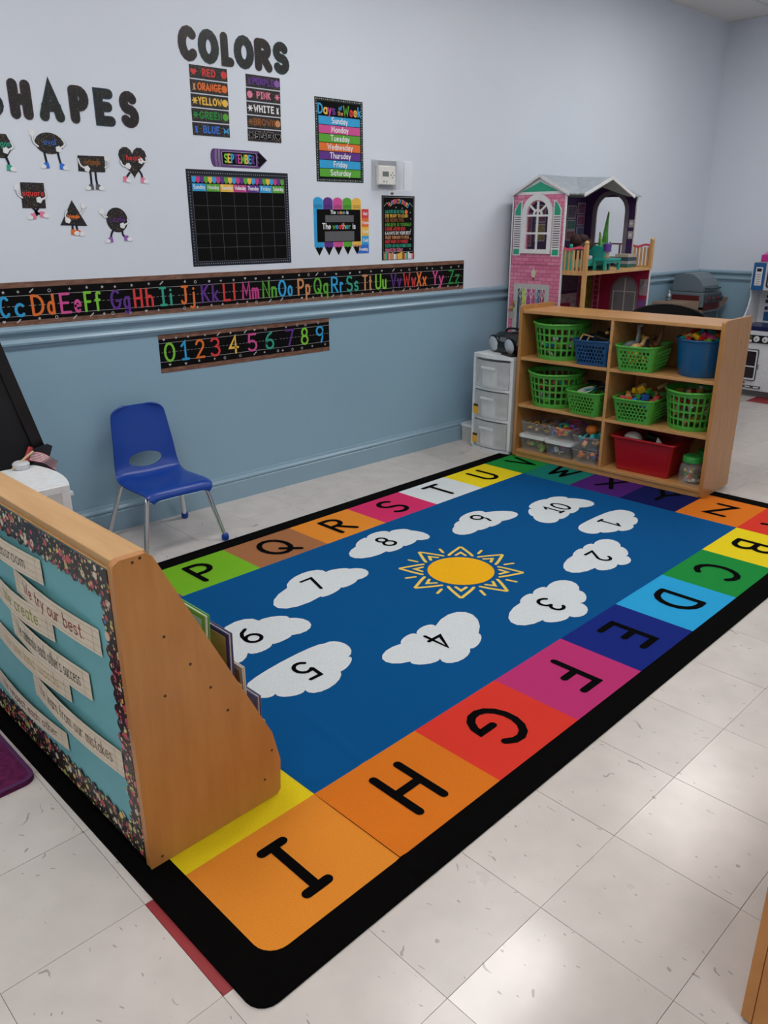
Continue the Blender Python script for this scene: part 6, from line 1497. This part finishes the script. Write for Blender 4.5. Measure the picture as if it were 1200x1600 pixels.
# ------------------------------------------------------------------ toy grill in the far corner
GS = mat('grill_silver', '#6d7a82', .35, metal=.25, var=.05); GR = mat('grill_maroon', '#561419', .4); GT = mat('grill_tan', '#8d7563', .5, var=.1); GD = mat('grill_dark', '#39424a', .4)
t = thing('toy_grill', 'grey and maroon toy barbecue grill in the far corner of the room', 'toy grill', (5.88, -.2, 0))
mb = MB(); hood = [(-.135, .84)]+[(.0+.135*cos(pi*(1-i/10)), .845+.145*sin(pi*(1-i/10)**1.0)) for i in range(11)]+[(.135, .84)]
mb.prism([(-.14, .845), (-.13, .89), (-.09, .95), (-.03, .985), (.05, .99), (.12, .975), (.135, .93), (.135, .845)], -.14, .15, lambda u, v, o: (o, u, v)); ho = mb.build('hood', GS, t, bevel=.008)
mb = MB(); mb.tube([(-.1, -.165, .872), (.11, -.165, .872)], .008, 8); mb.tube([(-.1, -.165, .872), (-.1, -.135, .872)], .006, 8); mb.tube([(.11, -.165, .872), (.11, -.135, .872)], .006, 8); mb.build('hood_handle', GD, ho, smooth=True)
mb = MB(); mb.box(-.16, .17, -.15, .14, .72, .84); mb.build('fire_box', GS, t, bevel=.006)
mb = MB(); mb.box(-.164, -.16, -.12, .12, .755, .815); mb.build('side_band', GR, t)
mb = MB(); mb.box(-.13, .155, -.154, -.15, .70, .755); mb.build('front_band', GR, t)
mb = MB(); mb.loft([[(-.13, -.15, .76), (.155, -.15, .76), (.155, -.15, .835), (-.13, -.15, .835)], [(-.13, -.18, .76), (.155, -.18, .76), (.155, -.165, .82), (-.13, -.165, .82)]]); cp = mb.build('control_panel', GD, t)
for i in range(4):
    mb = MB(); mb.lathe([(.018, 0), (.016, .016), (.001, .018)], 12, M=Matrix.Translation((-.09+.068*i, -.175, .79)) @ Matrix.Rotation(pi/2, 4, 'X')); mb.build('knob', [GR, GD][i % 2], cp, smooth=True)
mb = MB(); mb.box(-.15, .16, -.14, .13, .06, .70); mb.build('cart', GT, t, bevel=.006)
mb = MB(); mb.box(-.12, .15, -.146, -.14, .12, .68); dr = mb.build('cart_door', GD, t); mb = MB(); mb.ringstrip(rect(-.13, .11, .155, .69), rect(-.118, .122, .143, .678), .146, .152, lambda u, v, o: (u, -o, v)); mb.build('door_frame', GS, dr)
for x in (-.13, .14):
    for y in (-.12, .11):
        mb = MB(); mb.lathe([(.02, 0), (.024, .01), (.024, .05), (.015, .06)], 12, (x, y, 0)); mb.build('wheel', GD, t, smooth=True)
for s, x0, x1 in ((-1, -.47, -.17), (1, .175, .36)):
    mb = MB(); mb.prism([(x0 if s < 0 else x1, .775), (x0 if s < 0 else x1, .75), (x1 if s < 0 else x0, .66), (x1 if s < 0 else x0, .775)], -.13, .13, lambda u, v, o: (u, o, v)); mb.build('side_shelf', GT, t, bevel=.006)
t = thing('toy_bottle', 'small silver toy shaker bottle on the side shelf of the toy grill', 'toy bottle', (5.55, -.14, .7765))
mb = MB(); mb.lathe([(.022, 0), (.024, .01), (.02, .05), (.014, .06), (.016, .07), (.001, .09)], 16); mb.build('bottle_body', mat('bottle_silver', '#9aa0a8', .25, metal=.7), t, smooth=True)
mb = MB(); mb.lathe([(.021, .02), (.0225, .02), (.0225, .035), (.021, .035)], 16); mb.build('bottle_band', GD, t)
t = thing('toy_shaker', 'dark toy bowl on the right side shelf of the toy grill', 'toy bowl', (6.14, -.2, .7765))
mb = MB(); mb.lathe([(.03, 0), (.045, .02), (.048, .035), (.04, .05), (.001, .06)], 16); mb.build('bowl', GD, t, smooth=True)
mb = MB(); mb.tube([(.04, 0, .03), (.08, 0, .035)], .006, 8); mb.build('handle', GD, t, smooth=True)

# ------------------------------------------------------------------ black tub chair behind the shelf
t = thing('black_chair', 'black chair with wide curved back behind the wooden shelf', 'chair', (4.02, -.99, 0), -.85)
BKF = mat('black_vinyl', '#050506', .6, .25)
mb = MB(); n = 20; rr_ = []
prof_ = lambda ang, top: [(.27*cos(ang), .25*sin(ang), .34), (.30*cos(ang), .28*sin(ang), .34), (.31*cos(ang), .29*sin(ang), top), (.28*cos(ang), .26*sin(ang), top)]
for i in range(n+1):
    ang = radians(-15+210*i/n); top = .62+.262*sin(pi*i/n)**.7; rr_.append(prof_(ang, top))
mb.loft(rr_); mb.build('curved_back', BKF, t, smooth=True)
mb = MB(); mb.lathe([(.001, .30), (.25, .30), (.27, .33), (.27, .40), (.24, .43), (.001, .44)], 24); mb.build('seat', BKF, t, smooth=True)
for sx in (-1, 1):
    for sy in (-1, 1): mb = MB(); mb.tube([(sx*.16, sy*.16, .30), (sx*.2, sy*.2, 0)], [.016, .012], 8); mb.build('leg', GD, t, smooth=True)

# ------------------------------------------------------------------ play kitchen against the right wall (front faces -x)
KW = mat('kitchen_white', '#d4d7dc', .4); KB = mat('kitchen_blue', '#1a568f', .4); KN_ = mat('kitchen_navy', '#101c4a', .35); KD = mat('kitchen_dark', '#2a2328', .2); KK = mat('kitchen_black', '#121216', .4)
t = thing('play_kitchen', 'white and blue wooden play kitchen against the right wall', 'play kitchen', (0, 0, 0))
KY0, KY1 = -.60, -1.22; XF, XU, XB = 5.93, 6.04, 6.27
sidep = [(XB, .05), (XF, .05), (XF, .575), (XF+.02, .625), (XF+.075, .66), (XF+.115, .72), (XF+.135, .80), (XU+.01, .86), (XU, .87), (XU, 1.085), (XB, 1.085)]
for y in (KY0, KY1):
    mb = MB(); mb.prism(sidep, y-.006, y+.006, lambda u, v, o: (u, o, v)); mb.build('side_panel', KW, t, bevel=.003)
def km(xf): return lambda u, v, o: (xf-o, -u, v)      # front faces: u = -y
lo, up = km(XF), km(XU); u0, u1 = .606, 1.214
mb = MB(); mb.box(XF, XB, -u1, -u0, .55, .585); mb.build('counter_top', KN_, t, bevel=.003)
mb = MB(); mb.box(XF+.004, XB, -u1, -u0, .06, .55); mb.build('lower_cabinet', KW, t)
mb = MB(); mb.box(XU+.004, XB, -u1, -u0, .865, 1.075); mb.build('upper_cabinet', KW, t)
mb = MB(); mb.box(6.245, XB, -u1, -u0, .585, .865); mb.build('backsplash', KW, t)
mb = MB(); mb.prism(rect(u0, .862, u0+.095, 1.078), 0, .012, up); cp = mb.build('microwave_panel', KB, t, bevel=.003)
mb = MB(); mb.prism(rect(u0+.022, .9, u0+.076, 1.045), .012, .014, up); kp = mb.build('keypad', KW, cp)
mb = MB(); mb.prism(rect(u0+.03, 1.01, u0+.068, 1.035), .014, .015, up); mb.build('clock_display', KK, kp)
for i in range(5):
    mb = MB(); mb.prism(rect(u0+.03, .91+.018*i, u0+.066, .918+.018*i), .014, .0148, up); mb.build('key', mat('key_tan', '#a89c8c', .5), kp)
mb = MB(); mb.ringstrip(rrect(u0+.115, .885, u0+.42, 1.055, .02), rrect(u0+.125, .895, u0+.41, 1.045, .015), 0, .008, up); md_ = mb.build('microwave_door', KK, t)
mb = MB(); mb.sheet(rrect(u0+.135, .905, u0+.40, 1.035, .01), .004, up); mb.build('microwave_window', KD, md_)
# checkered backsplash tiles with cherries
bs = km(6.245)
for i in range(14):
    for j in range(3):
        if (i+j) % 2 == 0:
            mb = MB(); mb.prism(rect(u0+.05+.028*i, .69+.028*j, u0+.078+.028*i, .718+.028*j), 0, .002, bs); mb.build('checker_tile', KN_, t)
for i in range(3):
    for (a0, z0, c) in ((u0+.05+.18*i, .60, KB), (u0+.15+.18*i, .785, KB)):
        mb = MB(); mb.prism(rect(a0, z0, a0+.085, z0+.075), 0, .002, bs); mb.build('splash_tile', c, t)
    for (a0, z0) in ((u0+.155+.18*i, .625), (u0+.055+.18*i, .80)):
        for dx in (0, .028):
            mb = MB(); mb.prism(circle(a0+dx+.01, z0, .013, 14), 0, .003, bs); mb.build('cherry', mat('cherry_red', '#6d1520', .4), t)
        mb = MB(); mb.stroke(catmull([(a0+.01, z0+.01), (a0+.03, z0+.045), (a0+.04, z0+.012)], 4), .004, .003, bs); mb.build('cherry_stem', KK, t)
        mb = MB(); mb.sheet([(a0+.03, z0+.045), (a0+.055, z0+.05), (a0+.065, z0+.03), (a0+.045, z0+.032)], .0032, bs); mb.build('cherry_leaf', KK, t)
mb = MB(); mb.prism(rect(u0+.02, .452, u1-.02, .515), -.002, .006, lo); kn = mb.build('knob_panel', KK, t)
mb = MB(); mb.prism(rect(u0+.045, .485, u0+.115, .508), .006, .008, lo); mb.build('oven_clock', mat('lcd_olive', '#5a5f3a', .3), kn)
for i in range(3):
    mb = MB(); mb.prism(rect(u0+.042+.026*i, .458, u0+.064+.026*i, .476), .006, .009, lo); mb.build('oven_button', KW, kn)
for i in range(4):
    mb = MB(); mb.lathe([(.024, 0), (.022, .012), (.001, .014)], 18, M=Matrix.Translation((XF-.006, -(u0+.155+.07*i), .484)) @ Matrix.Rotation(-pi/2, 4, 'Y')); ko = mb.build('knob', KW, kn, smooth=True)
    mb = MB(); mb.lathe([(.006, .013), (.005, .017), (.001, .0175)], 10, M=Matrix.Translation((XF-.006, -(u0+.155+.07*i), .484)) @ Matrix.Rotation(-pi/2, 4, 'Y')); mb.build('knob_dot', KK, ko)
mb = MB(); mb.ringstrip(rrect(u0+.02, .14, u0+.19, .4, .014), rrect(u0+.025, .145, u0+.185, .395, .012), -.001, .008, lo); od = mb.build('oven_door', KK, t)
mb = MB(); mb.prism(rrect(u0+.025, .145, u0+.185, .395, .012), -.001, .005, lo); mb.build('door_face', KW, od)
mb = MB(); mb.sheet(rrect(u0+.037, .16, u0+.172, .38, .01), .0062, lo); mb.build('oven_window', KD, od)
mb = MB(); mb.prism(rect(u0+.04, .252, u0+.17, .262), .006, .009, lo); mb.build('oven_rack', KW, od)
mb = MB(); mb.tube([(XF-.02, -(u0+.205), .28), (XF-.02, -(u0+.205), .24)], .005, 8); mb.build('door_pull', GS, t, smooth=True)
mb = MB(); mb.prism([(u0+.075+.035*cos(2*pi*i/20), .118+.010*sin(2*pi*i/20)) for i in range(20)], -.002, .004, lo); mb.build('maker_badge', mat('badge_red', '#9a2033', .4), t)
for i in range(3):
    mb = MB(); mb.prism(rect(u0+.035+.07*i, .078, u0+.1+.07*i, .098), -.002, .005, lo); vt = mb.build('vent', KK, t)
    mb = MB(); mb.prism(rect(u0+.044+.07*i, .083, u0+.091+.07*i, .093), .005, .006, lo); mb.build('vent_plate', KW, vt)
mb = MB(); mb.box(XF+.08, XB, -u1, -u0, 0, .06); mb.build('plinth', mat('plinth_grey', '#8b8c90', .6), t)
t = thing('pink_toy_case', 'bright pink toy case on top of the play kitchen', 'toy case', (6.155, -.79, 1.0865))
mb = MB(); mb.loft([[(-.10, -.2, 0), (.1, -.2, 0), (.1, .15, 0), (-.10, .15, 0)], [(-.10, -.2, .055), (.1, -.2, .055), (.1, .15, .055), (-.10, .15, .055)]]); mb.build('case_base', mat('hot_pink', '#c22a8a', .35), t, bevel=.008)
mb = MB(); mb.loft([[(-.09, -.19, .056), (.09, -.19, .056), (.09, .14, .056), (-.09, .14, .056)], [(-.02, -.15, .15), (.02, -.15, .15), (.02, .07, .15), (-.02, .07, .15)]]); mb.build('case_roof', mat('pale_pink', '#d97ab5', .35), t, bevel=.006)
